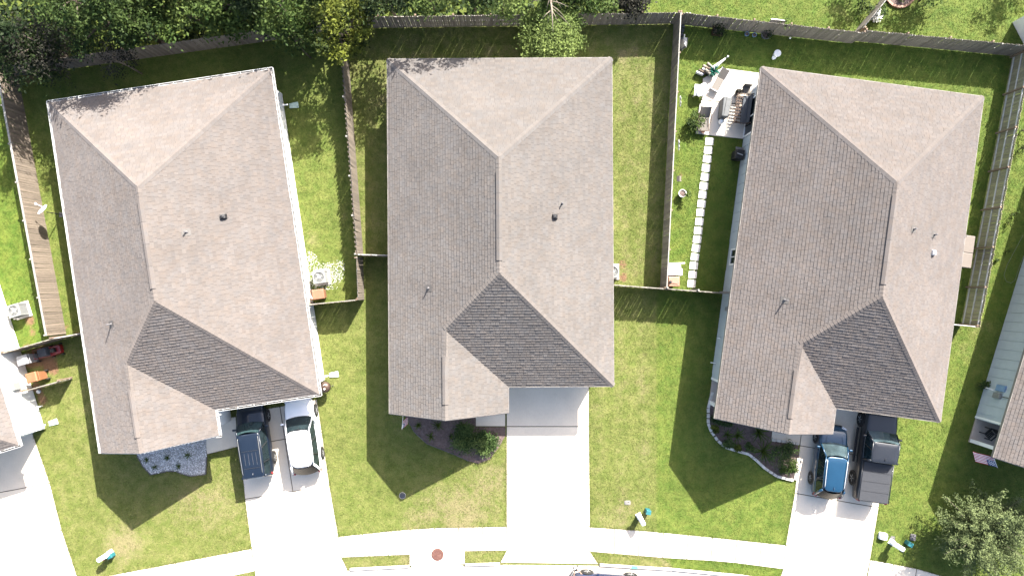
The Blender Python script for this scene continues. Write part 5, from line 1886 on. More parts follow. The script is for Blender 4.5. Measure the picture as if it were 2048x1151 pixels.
ground_lid('dark round meter lid at the tip of the house shadow', (805, 990), .19, M['lid_dark'], True)
ground_lid('pale flat stone lid on the dry lawn above the mailbox', (1255, 1004), (.34, .22), M['lid_pale'], h=.05)
ground_lid('white raised utility box right of the truck driveway', (1764, 1070), (.46, .38), M['white'], h=.28, rot=R(-10))
ground_lid('small grey meter lid next to the white utility box', (1785, 1077), (.24, .34), M['lid_grey'], h=.03, rot=R(-8))
ground_lid('purple grey meter lid above the right teal box', (1825, 1073), (.30, .36), M['lid_grey'], h=.12, rot=R(-8))
mc = thing('manhole_cover', 'rust red round manhole cover in the storm inlet slab', 'manhole cover', G(875, 1108, .06))
MB().lathe([(.40, 0), (.40, .012), (.37, .014)], 24).build('ring', M['rust'], mc)
cv = MB().lathe([(.36, 0), (.36, .018), (.34, .02)], 24).build('lid', M['rust'], mc)
for k in range(-3, 4):
    w = 2 * math.sqrt(max(.01, .32 ** 2 - (k * .085) ** 2))
    MB().box((0, k * .085, .024), (w, .02, .01)).build('tread_bar', M['rust'], cv)


# flags on short slanting poles
def flag(label, base, tip, w, hgt, sag):
    r = thing('house_flag', label, 'flag', base)
    b, t = Vector((0, 0, 0)), Vector(tip) - Vector(base)
    MB().tube([b, t], .018, 6).build('pole', M['white'], r)
    MB().lathe([(.03, -.02), (.035, .01), (.01, .04)], 8, tuple(t)).build('finial', M['tan'], r)
    mb = MB()
    nx, ny = 18, 13
    fly = Vector(sag)
    vs_ = []
    for j in range(ny + 1):
        for i in range(nx + 1):
            s, u = i / nx, j / ny
            p = t.lerp(b, .04 + u * hgt / t.length * .9) + fly * s * w
            side = t.cross(fly).normalized()
            p = p + side * (.07 * math.sin(s * 9 + u * 2.0) * s) + Vector((0, 0, -.16 * s * s))
            vs_.append(p)
    for j in range(ny):
        for i in range(nx):
            mi = j % 2
            if j < 7 and i < 8:
                mi = 2 if (i + j) % 2 or i in (0, 7) or j in (0, 6) else 1
            mb.add([vs_[j * (nx + 1) + i], vs_[j * (nx + 1) + i + 1], vs_[(j + 1) * (nx + 1) + i + 1], vs_[(j + 1) * (nx + 1) + i]], [(0, 1, 2, 3)], mi)
    mb.build('cloth', [M['flag_red'], M['flag_white'], M['flag_blue']], r)


flag('striped flag on a white pole under the middle gable', tuple(G(806, 831, 2.3)), tuple(G(804, 858, 2.95)), .5, .62, (.55, .35, -.55))
flag('striped flag on a pole at the right porch corner', tuple(G(1984, 905, 1.75)), tuple(G(1995, 935, 1.95)), 1.15, .72, (-.95, .22, -.16))

# porch chair of the right house
Mw = H[4][1]
pc = Mw @ Vector((-HW + OH + .75, -LG + .42 + .85, .116))
r_ = thing('porch_chair', 'black slatted chair on the porch at the right edge', 'chair', pc, R(-50))
for k in range(5):
    MB().box((-.20 + k * .10, 0, .42), (.07, .5, .025)).build('seat_slat', M['black'], r_)
    MB().box((-.20 + k * .10, .26 + .05, .75), (.07, .03, .62)).build('back_slat', M['black'], r_)
for (x, y) in ((-.26, -.24), (.26, -.24), (-.26, .24), (.26, .24)):
    MB().box((x, y, .3), (.05, .05, .6)).build('leg', M['black'], r_)
for s in (1, -1):
    MB().box((s * .27, 0, .62), (.08, .58, .03)).build('armrest', M['black'], r_)

# drone pilot standing on the driveway apron by the sedan
def person(label, px, rot):
    p = G(*px)
    sk = [(0, 0, .95, .15), (0, 0, 1.12, .135), (0, .0, 1.32, .155), (0, 0, 1.46, .10), (0, 0, 1.53, .06), (0, .02, 1.60, .075), (0, .03, 1.68, .095), (0, .02, 1.76, .07)]
    vs_, rs, es = [], [], []
    for i, (x, y, z, r) in enumerate(sk):
        vs_.append((x, y, z)); rs.append(r)
        if i: es.append((i - 1, i))

    def chain(start, pts):
        prev = start
        for (x, y, z, r) in pts:
            vs_.append((x, y, z)); rs.append(r); es.append((prev, len(vs_) - 1)); prev = len(vs_) - 1
        return prev
    for s in (1, -1):
        chain(0, [(s * .10, 0, .88, .105), (s * .12, .02, .50, .072), (s * .13, -.01, .12, .048), (s * .13, .0, .055, .045), (s * .145, .15, .04, .038)])
        w = chain(2, [(s * .20, 0, 1.40, .062), (s * .26, -.03, 1.12, .046), (s * .14, .22, 1.10, .034), (s * .11, .28, 1.11, .036)])
        for k in range(4):
            chain(w, [(s * (.085 + .018 * k), .33, 1.12, .010), (s * (.07 + .018 * k), .365 - .006 * k, 1.10, .009)])
        chain(w, [(s * .075, .29, 1.13, .011), (s * .06, .325, 1.14, .010)])
    me = bpy.data.meshes.new('person')
    me.from_pydata(vs_, es, [])
    o = bpy.data.objects.new('person', me)
    COL.objects.link(o)
    md = o.modifiers.new('skin', 'SKIN')
    sv = me.skin_vertices[0].data
    for i, r in enumerate(rs):
        sv[i].radius = (r, r); sv[i].use_root = (i == 0)
    s2 = o.modifiers.new('sub', 'SUBSURF'); s2.levels = 2; s2.render_levels = 2
    dg = bpy.context.evaluated_depsgraph_get()
    nm = bpy.data.meshes.new_from_object(o.evaluated_get(dg))
    bpy.data.objects.remove(o)
    for m in ('trousers', 'shirt', 'skin', 'shoe'):
        nm.materials.append(M[m])
    for f in nm.polygons:
        c = f.center
        arm = abs(c.x) > .17 or c.y > .14
        f.use_smooth = True
        if c.z < .10: f.material_index = 3
        elif c.z < .98: f.material_index = 0
        elif c.z > 1.50: f.material_index = 2
        elif arm and (c.z < 1.24 or c.y > .1): f.material_index = 2
        else: f.material_index = 1
    o = bpy.data.objects.new('person', nm)
    COL.objects.link(o)
    o.location = p + Vector((0, 0, .03)); o.rotation_euler = (0, 0, rot)
    tag(o, label, 'person')
    hr = MB().lathe([(.10, 1.66), (.112, 1.72), (.10, 1.79), (.06, 1.835), (.01, 1.845)], 14, (0, .005, 0)).build('hair', M['hair'], o, smooth=True)
    fc = MB()
    for s in (1, -1):
        fc.lathe([(.004, -.004), (.012, 0), (.004, .004)], 8, (s * .035, .118, 1.69), axis='y')
    fc.build('eyes', M['black'], o)
    MB().tube([(0, .115, 1.69), (0, .14, 1.65), (0, .118, 1.645)], [.012, .016, .010], 6).build('nose', M['skin'], o, smooth=True)
    MB().box((0, .112, 1.615), (.05, .01, .012)).build('mouth', M['flag_red'], o)
    for s in (1, -1):
        MB().lathe([(.006, -.012), (.03, 0), (.006, .012)], 8, (s * .098, .02, 1.68), axis='x').build('ear', M['skin'], o, smooth=True)
    rc = MB().box((0, .33, 1.135), (.19, .12, .045)).build('drone_controller', M['black'], None, loc=o.location, rz=rot, bevel=.012)
    tag(rc, 'black handheld controller held by the person at the bottom edge', 'controller')


person('person in white trousers standing at the bottom edge beside the sedan', (1152, 1134), R(20))

# ------------------------------------------------------------------ patio and back yard of the right house
PZ = .062


def chaise(label, px, rot, frame, sling, lift=.55, L=1.75, W=.66, arms=False):
    r = thing('chaise_lounge', label, 'lounge chair', G(*px, PZ), rot, 'lounge chairs on the patio')
    hy = .05
    for s in (1, -1):
        MB().tube([(s * W / 2, -L / 2, .33), (s * W / 2, hy, .34), (s * W / 2, L / 2 - .12, .34 + lift)], .022, 6).build('side_rail', M[frame], r)
        for y in (-L / 2 + .12, hy + .2):
            MB().tube([(s * W / 2, y, 0), (s * W / 2, y, .33)], .02, 6).build('leg', M[frame], r)
        if arms:
            MB().tube([(s * (W / 2 + .04), -.35, .34), (s * (W / 2 + .06), -.25, .56), (s * (W / 2 + .06), .25, .60), (s * (W / 2 + .02), .38, .5)], .02, 6).build('armrest', M[frame], r)
    a = MB(); sheet(a, (-W / 2 + .02, -L / 2, .34), (W / 2 - .02, -L / 2, .34), (W / 2 - .02, hy, .35), (-W / 2 + .02, hy, .35), 4, 4, Vector((0, 0, -.04)))
    a.build('seat', M[sling], r)
    b = MB(); sheet(b, (-W / 2 + .02, hy + .01, .35), (W / 2 - .02, hy + .01, .35), (W / 2 - .02, L / 2 - .12, .35 + lift), (-W / 2 + .02, L / 2 - .12, .35 + lift), 4, 4, Vector((0, 0, -.04)))
    b.build('backrest', M[sling], r)
    MB().tube([(-W / 2, -L / 2, .33), (W / 2, -L / 2, .33)], .022, 6).build('end_rail', M[frame], r)
    return r


chaise('white framed chaise lounge with grey sling at the top of the patio', (1437, 162), R(-28), 'white', 'taupe', .30, 1.55, .54)
chaise('taupe sling patio chair with dark curved arms on the lower patio', (1405, 240), R(-3), 'bronze', 'taupe', .45, 1.55, .66, True)
# covered grill
r_ = thing('covered_grill', 'grey covered grill standing in the middle of the patio', 'grill', G(1444, 221, PZ), R(-8))
cv = MB()
cv.prism(rounded(.22, .26, -.62, .62, .05), 0, .95, inset=.0)
cv.build('cover', M['grey_cloth'], r_, bevel=.05)
MB().tube([(-.10, -.60, .955), (-.08, 0, .985), (-.05, .60, .955)], .02, 5).build('cover_fold', M['grey_cloth'], r_)
MB().lathe([(.14, .05), (.16, .10), (.16, .38), (.10, .46), (.04, .5)], 14, (-.02, -.78, 0)).build('gas_bottle', M['white'], r_, smooth=True)
# slatted glider bench
r_ = thing('glider_bench', 'bronze slatted glider bench with slate cushions by the patio wall', 'bench', G(1481, 223, PZ), R(-8))
W_, L_ = .95, 1.85
for s in (1, -1):
    MB().tube([(-.55, s * L_ / 2, .0), (-.50, s * L_ / 2, .62), (.1, s * L_ / 2, .66), (.45, s * L_ / 2, 1.05)], .028, 6).build('side_frame', M['bronze'], r_)
    MB().tube([(.40, s * L_ / 2, .0), (.35, s * L_ / 2, .6)], .028, 6).build('leg', M['bronze'], r_)
for k in range(9):
    y = -L_ / 2 + (k + .5) * L_ / 9
    MB().box((-.12, y, .42), (.80, .085, .025)).build('seat_slat', M['bronze'], r_)
for k in range(13):
    y = -L_ / 2 + (k + .5) * L_ / 13
    MB().tube([(-.50, y, .20), (-.50, y, .62)], .016, 5).build('front_spindle', M['bronze'], r_)
for x, z in ((-.50, .62), (-.30, .44), (-.05, .44), (.2, .46)):
    MB().tube([(x, -L_ / 2, z), (x, L_ / 2, z)], .022, 6).build('long_rail', M['bronze'], r_)
MB().box((.30, 0, .74), (.10, L_ - .06, .60)).build('backrest', M['slate_cloth'], r_, bevel=.04)
MB().box((.12, 0, .50), (.42, L_ - .1, .10)).build('seat_cushion', M['slate_cloth'], r_, bevel=.03)
# small pieces round the bench
r_ = thing('patio_chair', 'small taupe cushioned chair behind the glider bench', 'chair', G(1488, 184, PZ), R(-8))
MB().box((0, 0, .42), (.50, .46, .09)).build('seat', M['taupe'], r_, bevel=.03)
MB().box((0, .24, .68), (.50, .07, .46)).build('backrest', M['taupe'], r_, bevel=.03)
for (x, y) in ((-.2, -.18), (.2, -.18), (-.2, .2), (.2, .2)):
    MB().tube([(x, y, 0), (x, y, .4)], .02, 6).build('leg', M['bronze'], r_)
shrub('potted_shrub', 'round grey green shrub in a pot near the glider bench', (1473, 187), .26, .5, M['leaf_brown'], 260, .08, z0=PZ + .15)
r_ = thing('small_pot', 'small dark pot under the round grey green shrub', 'pot', G(1473, 187, PZ))
MB().lathe([(.11, 0), (.16, .24), (.18, .25), (.18, .28), (.15, .28)], 14).build('pot_body', M['dark_metal'], r_)
MB().lathe([(.15, .2), (.14, .255)], 14).build('soil', M['mulch'], r_)
# cushions, teal plant, closed umbrella, cloth on a table
r_ = thing('cushion_pile', 'pile of cream and brown cushions beside the teal plant', 'cushions', G(1411, 143, PZ), R(-30))
for k, (x, y, z, m) in enumerate(((-.1, .18, .16, 'cream_cloth'), (.08, .12, .32, 'brown_cloth'), (-.05, -.05, .2, 'white_cloth'), (.12, -.12, .36, 'cream_cloth'), (-.2, -.22, .2, 'brown_cloth'), (-.28, -.36, .14, 'white_cloth'), (.05, .34, .26, 'cream_cloth'))):
    MB().box((x, y, z), (.52, .13, .30), jitter(.3)).build('cushion', M[m], r_, bevel=.05)
blade_plant('teal_plant', 'teal leaved plant at the top corner of the patio', (1422, 148), .42, .55, 34, M['leaf_teal'], .05, z0=PZ + .25)
r_ = thing('teal_plant_pot', 'dark planter holding the teal leaved plant', 'pot', G(1422, 148, PZ))
MB().lathe([(.16, 0), (.24, .26), (.26, .27), (.26, .31), (.2, .31)], 14).build('pot_body', M['dark_metal'], r_)
MB().lathe([(.2, .2), (.2, .28)], 14).build('soil', M['mulch'], r_)
r_ = thing('closed_umbrella', 'closed silver patio umbrella lying across the patio corner', 'umbrella', G(1434, 132, .08), R(38))
MB().tube([(-.5, 0, .45), (-.1, 0, .52), (.45, 0, .62)], [.14, .10, .05], 8).build('canopy', M['white_cloth'], r_)
MB().tube([(-.8, 0, .40), (.62, 0, .66)], .022, 6).build('pole', M['grey_metal'], r_)
MB().lathe([(.02, .60), (.06, .64), (.05, .72), (.01, .74)], 10, (.62, 0, 0)).build('finial', M['white'], r_)
MB().box((-.75, 0, .2), (.34, .34, .40)).build('stand', M['black'], r_, bevel=.05)
r_ = thing('side_table', 'low white square table at the left patio edge', 'table', G(1396, 185, 0), R(-5))
MB().box((0, 0, .47), (.72, .72, .05)).build('table_top', M['white'], r_, bevel=.015)
for (x, y) in ((-.3, -.3), (.3, -.3), (-.3, .3), (.3, .3)):
    MB().box((x, y, .22), (.06, .06, .45)).build('leg', M['white'], r_)
cl_ = MB()
nn = 12
vs_ = []
for j in range(nn + 1):
    for i in range(nn + 1):
        x, y = (i / nn - .5) * .72, (j / nn - .5) * .66
        vs_.append((x + .04 * math.sin(9 * y), y + .03 * math.sin(8 * x), .52 + .05 * math.sin(11 * x + 5 * y) * math.cos(9 * y - 3 * x) + .05))
cl_.add(vs_, [(j * (nn + 1) + i, j * (nn + 1) + i + 1, (j + 1) * (nn + 1) + i + 1, (j + 1) * (nn + 1) + i) for j in range(nn) for i in range(nn)])
co = cl_.build('crumpled_towel', M['white_cloth'], None, smooth=True, loc=G(1399, 184, 0), rz=R(20))
tag(co, 'crumpled white towel on the low square table', 'towel')
r_ = thing('clay_pot', 'small terracotta pot at the foot of the lower patio chair', 'pot', G(1404, 263, PZ))
MB().lathe([(.08, 0), (.13, .24), (.15, .25), (.15, .29), (.12, .29)], 14).build('pot_body', M['terracotta'], r_)
MB().lathe([(.12, .2), (.12, .265)], 14).build('soil', M['tan'], r_)
r_ = thing('stone_tile', 'grey square tile at the left edge of the lower patio', 'tile', G(1404, 218, PZ), R(-8))
MB().prism(rounded(.2, .2, -.32, .32, .03), 0, .025).build('tile_face', M['taupe'], r_, bevel=.006)
MB().box((0, 0, .028), (.36, .6, .006)).build('tile_inlay', M['kerb'], r_)
# boxy grill by the wall
r_ = thing('gas_grill', 'dark gas grill in the shade against the blue grey wall', 'grill', G(1470, 314), R(-8))
MB().box((0, 0, .42), (.52, .52, .74)).build('cabinet', M['dark_metal'], r_, bevel=.02)
MB().prism(rounded(.32, .30, -.32, .34, .06), .79, 1.02, inset=.14).build('lid', M['black'], r_, bevel=.03)
MB().tube([(-.20, .02, 1.06), (.16, -.06, 1.06)], .022, 6).build('handle', M['alloy'], r_)
MB().box((-.02, .40, .80), (.5, .14, .03)).build('side_shelf', M['grey_metal'], r_)
MB().tube([(.25, .3, .7), (.4, .42, .4), (.5, .45, .3)], .025, 6).build('gas_hose', M['black'], r_)
# stepping stones
sp = [(1418.5, 283), (1416, 300.5), (1414, 318), (1411.7, 336), (1409.5, 354), (1407.2, 372), (1405, 389.5), (1402.7, 407.5), (1400.5, 425), (1398.3, 443), (1396, 461), (1394, 478.5), (1391.7, 496), (1389.5, 513.5), (1387.2, 531), (1385, 549), (1382.8, 566.5)]
ordw = ['first', 'second', 'third', 'fourth', 'fifth', 'sixth', 'seventh', 'eighth', 'ninth', 'tenth', 'eleventh', 'twelfth', 'thirteenth', 'fourteenth', 'fifteenth', 'sixteenth', 'last']
me = MB().prism(rounded(.26, .26, -.235, .235, .05), 0, .05).mesh('stepping_stone', M['paver'])
for i, q in enumerate(sp):
    o = bpy.data.objects.new('stepping_stone', me); COL.objects.link(o)
    o.location = G(*q); o.rotation_euler = (0, 0, R(-6) + jitter(.03)); o.scale = (1 + jitter(.03), 1 + jitter(.03), 1)
    tag(o, '%s stepping stone counting from the patio' % ordw[i] if i < 16 else 'stepping stone farthest from the patio nearest the front fence', 'paver', 'pale stepping stones beside the patio house')
    HARD.append([(q[0] - 8.5, q[1] - 7.5), (q[0] + 8.5, q[1] - 7.5), (q[0] + 8.5, q[1] + 7.5), (q[0] - 8.5, q[1] + 7.5)])


# planters and clutter along the rear fence
def pot(label, px, rad, h, mat, leafm=None, n=160, tall=.5, blade=False):
    r = thing('planter', label, 'planter', G(*px))
    MB().lathe([(rad * .7, 0), (rad * .95, h * .9), (rad * 1.05, h * .92), (rad * 1.05, h), (rad * .88, h), (rad * .86, h * .85)], 18).build('pot_body', mat, r)
    MB().lathe([(rad * .86, h * .7), (rad * .86, h * .86)], 18).build('soil', M['mulch'], r)
    if leafm:
        P, sh, _ = crown_points(n, 9, rad * 1.1, h, h + tall, rad * .3)
        inst('plant_leaves', leaf_mesh('plant_leaves', P, .11 * RNG.uniform(.6, 1.4, n), M[leafm], .5, .5, sh), r)


pot('white rimmed pot with a leafy plant on the patio yard lawn', (1362, 388), .24, .42, M['white'], None)
shrub('pot_plant', 'leafy plant spilling right out of the white rimmed pot', (1371, 388), .32, .35, M['leaf_bright'], 150, .1, z0=.4)
pot('large round tub with a plant by the white board', (1529, 72), .32, .35, M['grey_metal'], 'leaf_forest', 120, .5)
pot('small round grey pot right of its twin by the rear fence', (1507, 72), .14, .2, M['blue_box'])
pot('small round grey pot left of its twin by the rear fence', (1492, 70), .14, .2, M['blue_box'])
r_ = thing('wood_planter', 'dark wooden planter box with a bush at the rear fence', 'planter', G(1433, 66), R(-6))
for (x, y, sx, sy) in ((0, .2, .66, .04), (0, -.2, .66, .04), (.32, 0, .04, .36), (-.32, 0, .04, .36)):
    MB().box((x, y, .18), (sx, sy, .34)).build('side_board', M['bronze'], r_)
MB().box((0, 0, .15), (.6, .36, .26)).build('soil', M['mulch'], r_)
P, sh, _ = crown_points(300, 12, .36, .4, 1.1, .12)
inst('plant_leaves', leaf_mesh('plant_leaves', P, .11 * RNG.uniform(.6, 1.4, 300), M['leaf_dark'], .5, .5, sh), r_)
r_ = thing('leaning_board', 'white board leaning against the rear fence behind the tub', 'board', G(1540, 64), R(-6))
b = MB(); b.box((0, 0, 0), (.95, .03, 1.35))
o = b.build('board', M['bin_grey'], r_, loc=(0, .12, .78)); o.rotation_euler = (R(-10), 0, 0)
b = MB(); b.box((0, 0, 0), (.99, .04, .06))
o = b.build('top_trim', M['white'], r_, loc=(0, .22, 1.42))
r_ = thing('white_bucket', 'round white bucket standing alone on the shaded rear lawn', 'bucket', G(1550, 111), 0)
MB().lathe([(.15, 0), (.21, .40), (.225, .41), (.225, .44), (.20, .44)], 20).build('bucket_wall', M['white'], r_, smooth=False)
MB().lathe([(.205, .40), (.215, .445), (.19, .455), (.02, .457)], 20).build('bucket_lid', M['bin_white'], r_)
MB().tube([(-.21, 0, .40), (-.2, -.12, .3), (0, -.22, .26), (.2, -.12, .3), (.21, 0, .40)], .008, 5).build('handle', M['grey_metal'], r_)
r_ = thing('small_bucket', 'small white pail touching the round white bucket', 'bucket', G(1546, 117))
MB().lathe([(.09, 0), (.12, .18), (.13, .19), (.11, .19)], 14).build('bucket_wall', M['white'], r_)
MB().lathe([(.1, .1), (.1, .15)], 14).build('bucket_lid', M['bin_grey'], r_)
r_ = thing('golf_ball_light', 'small white globe light at the foot of the rear fence', 'lamp', G(1577, 79))
MB().lathe([(.02, 0), (.02, .2)], 8).build('stake', M['black'], r_)
MB().lathe([(.02, .2), (.06, .23), (.06, .28), (.01, .32)], 10).build('globe', M['white'], r_, smooth=True)
# clutter at the inner corner of the divider fence
r_ = thing('log_stack', 'stack of dark grey logs at the fence corner', 'logs', G(1361, 68), R(82))
for k in range(9):
    MB().lathe([(.07, -.18), (.07, .18)], 8, (-.55 + k * .135, jitter(.03), .08 + .10 * (k % 2)), axis='y').build('log', M['slate_cloth' if k % 2 else 'grey_cloth'], r_)
r_ = thing('leaning_planks', 'two grey planks leaning in the fence corner', 'planks', G(1362, 50), R(0))
for k in range(2):
    o = MB().box((0, 0, 0), (.09, .03, 1.5)).build('plank', M['rail_grey'], r_, loc=(.1 * k, .1, .75)); o.rotation_euler = (R(-6), R(8 * k), 0)
r_ = thing('white_panel_stack', 'white panels and pipe leaning by the divider fence', 'panels', G(1362, 92), R(82))
for k in range(3):
    o = MB().box((0, 0, 0), (.62 - .1 * k, .02, .72)).build('panel', M['white' if k else 'bin_grey'], r_, loc=(.04 * k, -.12 + .07 * k, .36)); o.rotation_euler = (R(14), 0, 0)
MB().tube([(-.3, -.1, .1), (.4, .05, .9)], .03, 6).build('pipe', M['white'], r_)
for i, (px, lab) in enumerate((((1346, 214), 'upper white ornament cluster on the divider fence'), ((1343, 299), 'lower white ornament cluster on the divider fence'))):
    r_ = thing('wall_ornament', lab, 'ornament', G(*px, 0))
    for k in range(5):
        MB().lathe([(.02, -.02), (.10, -.01), (.09, .015), (.02, .025)], 9, (.14, -.26 + k * .13, 1.35 + .12 * (k % 2)), axis='x').build('petal', M['flower'], r_, smooth=True)
    MB().box((.11, 0, 1.38), (.02, .6, .04)).build('backing', M['white'], r_)
r_ = thing('shadow_birdhouse', 'small dark birdhouse hung on the divider fence', 'birdhouse', G(1340, 366))
MB().box((.16, 0, 1.62), (.2, .26, .24)).build('house_box', M['bronze'], r_)
MB().add([(.03, -.17, 1.72), (.30, -.17, 1.72), (.30, .17, 1.72), (.03, .17, 1.72), (.165, -.17, 1.86), (.165, .17, 1.86)], [(0, 4, 5, 3), (1, 2, 5, 4), (0, 1, 4), (3, 5, 2)]).build('house_roof', M['wood_grey'], r_)
# deck box by the mossy fence
r_ = thing('deck_box', 'beige resin storage cabinet between the right house and mossy fence', 'storage box', G(1901, 503), R(-8))
MB().box((0, 0, .55), (1.30, 2.0, 1.10)).build('cabinet', M['tan'], r_, bevel=.02)
for (y, ln) in ((.46, 1.08), (-.56, .92)):
    MB().box((0, y, 1.15), (1.36, ln, .08)).build('lid', M['tan'], r_, bevel=.03)
MB().box((-.03, .93, 1.197), (.30, .05, .015)).build('latch', M['black'], r_)
# hose on the shaded strip
pts = [(2046, 470), (2030, 500), (2014, 530), (2008, 550), (2012, 562), (2022, 566), (2030, 560), (2040, 530), (2050, 505)]
hp = [tuple(G(a, b, .02)) for a, b in pts]
fine = []
for i in range(len(hp) - 1):
    for k in range(4):
        fine.append(tuple(Vector(hp[i]).lerp(Vector(hp[i + 1]), k / 4)))
tag(MB().tube(fine, .012, 5).build('garden_hose', M['hose'], smooth=True), 'thin pale garden hose looped on the shaded right strip', 'hose')
# brick ring at the top edge
ce = G(1799, -11)
r_ = thing('tree_ring', 'round brick edged flower bed at the top edge', 'planter ring', ce)
me = MB().box((0, 0, .07), (.20, .14, .14)).mesh('brick', M['bin_pink'])
for k in range(26):
    a = k * 2 * PI / 26
    inst('brick', me, r_, (.90 * math.cos(a), .84 * math.sin(a), jitter(.008)), a + PI / 2)
MB().lathe([(.82, 0), (.80, .08)], 24).build('soil', M['mulch'], r_)
shrub('ring_plant', 'low green plant inside the round brick bed', (1800, -6), .5, .5, M['leaf_forest'], 200, .1, z0=.08)
# corner of a shed beyond the rear fence
sp_ = G(2058, 62)
r_ = thing('garden_shed', 'grey roofed shed corner beyond the top right fence', 'shed', sp_, R(28))
MB().box((0, 0, .9), (1.4, 2.0, 1.8)).build('wall', M['siding_white'], r_)
MB().add([(-.85, -1.15, 1.8), (.85, -1.15, 1.8), (.85, 1.15, 1.8), (-.85, 1.15, 1.8), (0, -1.15, 2.2), (0, 1.15, 2.2)], [(0, 4, 5, 3), (1, 2, 5, 4), (0, 1, 4), (3, 5, 2), (0, 3, 2, 1)]).build('roof', M['grey_metal'], r_)
# odds and ends by the left houses
r_ = thing('drain_cap', 'small round white drain cap by the left screen fence', 'drain', G(78, 782))
MB().lathe([(.12, 0), (.12, .1), (.10, .12), (.02, .12)], 14).build('cap', M['bin_white'], r_)
MB().lathe([(.14, 0), (.14, .03)], 14).build('collar', M['kerb'], r_)
r_ = thing('marker_stake', 'short white marker stake on the lawn below the screen fence', 'stake', G(85, 811))
MB().tube([(0, 0, 0), (0, 0, .4)], .03, 6).build('stake', M['white'], r_)
MB().box((0, 0, .42), (.1, .1, .08)).build('stake_cap', M['white'], r_)

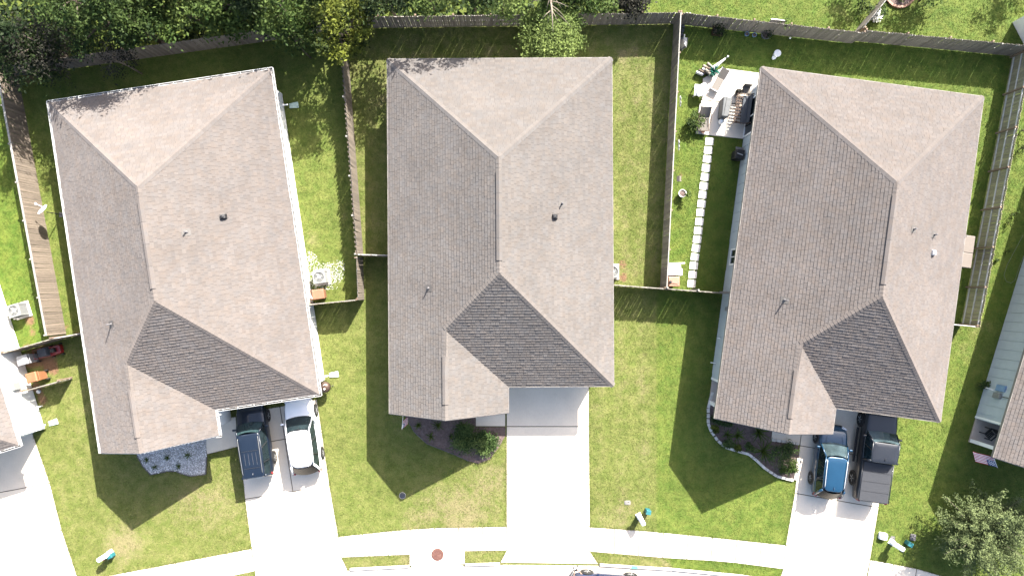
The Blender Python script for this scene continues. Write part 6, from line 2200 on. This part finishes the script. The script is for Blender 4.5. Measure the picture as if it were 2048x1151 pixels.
# ------------------------------------------------------------------ grass blades
def grass(density=150):
    n = int(74 * 42 * density)
    X = RNG.uniform(-37, 37, n); Y = RNG.uniform(-21, 21, n)
    px = X * 31 + CX; py = CY - Y * 31
    keep = np.ones(n, bool)
    for poly in HARD:
        P = np.array(poly); lo, hi = P.min(0) - 1, P.max(0) + 1
        idx = np.where(keep & (px > lo[0]) & (px < hi[0]) & (py > lo[1]) & (py < hi[1]))[0]
        if len(idx):
            keep[idx[in_poly(px[idx], py[idx], poly)]] = False
    for (root, Mw) in H.values():
        inv = np.array(Mw.inverted())
        lx = inv[0, 0] * X + inv[0, 1] * Y + inv[0, 3]; ly = inv[1, 0] * X + inv[1, 1] * Y + inv[1, 3]
        keep &= ~((np.abs(lx) < HW - .45) & (ly < -.45) & (ly > -LN + .45))
        keep &= ~((lx > -HW + .45) & (lx < GX - .45) & (ly <= -LN + .5) & (ly > -LG + .4))
    wood = in_poly(px, py, [(-400, -400), (1300, -400), (1300, 44), (690, 50), (30, 140), (-400, 200)])
    keep &= ~wood
    d, l, b = zone(X, Y)
    keep &= RNG.random(n) > np.clip(b * .8, 0, .8)
    keep &= RNG.random(n) > np.clip((d - .55) * .5, 0, .4)
    X, Y, d, l, b = X[keep], Y[keep], d[keep], l[keep], b[keep]
    # longer blades hanging over the edges of the paving
    ex, ey = [], []
    for poly in HARD:
        m_ = len(poly)
        a2 = sum(poly[i][0] * poly[(i + 1) % m_][1] - poly[(i + 1) % m_][0] * poly[i][1] for i in range(m_))
        sg = 1 if a2 > 0 else -1
        for i in range(m_):
            p, q = np.array(poly[i], float), np.array(poly[(i + 1) % m_], float)
            L = np.linalg.norm(q - p)
            k = int(min(L, 400) / 1.3)
            if k < 1: continue
            t = RNG.random(k)
            nrm = np.array([(q - p)[1], -(q - p)[0]]) / L * sg
            pt = p + (q - p) * t[:, None]
            o2 = pt + nrm * 4.0
            ok = np.ones(k, bool)
            for other in HARD:
                ok &= ~in_poly(o2[:, 0], o2[:, 1], other)
            pt = pt + nrm * RNG.uniform(-.6, 1.6, (k, 1))
            ex.append((pt[ok, 0] - CX) / 31.0); ey.append((CY - pt[ok, 1]) / 31.0)
    EX, EY = np.concatenate(ex), np.concatenate(ey)
    keep = (np.abs(EX) < 36) & (np.abs(EY) < 21)
    for (root, Mw) in H.values():
        inv = np.array(Mw.inverted())
        lx = inv[0, 0] * EX + inv[0, 1] * EY + inv[0, 3]; ly = inv[1, 0] * EX + inv[1, 1] * EY + inv[1, 3]
        keep &= ~((np.abs(lx) < HW - .45) & (ly < -.45) & (ly > -LN + .45))
    EX, EY = EX[keep], EY[keep]
    ed, el, eb = zone(EX, EY)
    n_edge = len(EX)
    X = np.concatenate([X, EX]); Y = np.concatenate([Y, EY]); d = np.concatenate([d, ed + .1]); l = np.concatenate([l, el]); b = np.concatenate([b, eb])
    n = len(X)
    K = 3
    X = np.repeat(X, K); Y = np.repeat(Y, K); d = np.repeat(d, K); l = np.repeat(l, K); b = np.repeat(b, K)
    m = n * K
    ang = RNG.uniform(0, 2 * PI, m)
    w = RNG.uniform(.010, .022, m); ln = RNG.uniform(.03, .10, m); hh = RNG.uniform(.02, .055, m)
    hh[-n_edge * K:] = RNG.uniform(.045, .085, n_edge * K); ln[-n_edge * K:] = RNG.uniform(.05, .12, n_edge * K)
    cx, cy = X + RNG.normal(0, .03, m), Y + RNG.normal(0, .03, m)
    tx, ty = np.cos(ang), np.sin(ang)
    co = np.empty((m, 3, 3))
    co[:, 0, 0] = cx - ty * w; co[:, 0, 1] = cy + tx * w; co[:, 0, 2] = .002
    co[:, 1, 0] = cx + ty * w; co[:, 1, 1] = cy - tx * w; co[:, 1, 2] = .002
    co[:, 2, 0] = cx + tx * ln; co[:, 2, 1] = cy + ty * ln; co[:, 2, 2] = hh
    me = bpy.data.meshes.new('grass')
    me.vertices.add(3 * m); me.vertices.foreach_set('co', co.ravel())
    me.loops.add(3 * m); me.loops.foreach_set('vertex_index', np.arange(3 * m, dtype=np.int32))
    me.polygons.add(m)
    me.polygons.foreach_set('loop_start', np.arange(0, 3 * m, 3, dtype=np.int32))
    me.polygons.foreach_set('loop_total', np.full(m, 3, np.int32))
    me.update(calc_edges=True)
    at = me.attributes.new('shade', 'FLOAT', 'FACE'); at.data.foreach_set('value', RNG.uniform(0, 1, m))
    at = me.attributes.new('zone', 'FLOAT_COLOR', 'FACE')
    at.data.foreach_set('color', np.stack([d, l, b, np.ones(m)], -1).ravel())
    me.materials.append(M['tuft'])
    o = bpy.data.objects.new('grass', me)
    COL.objects.link(o)
    tag(o, 'short green and straw coloured lawn grass round the houses', 'grass', kind='stuff')


grass(150)
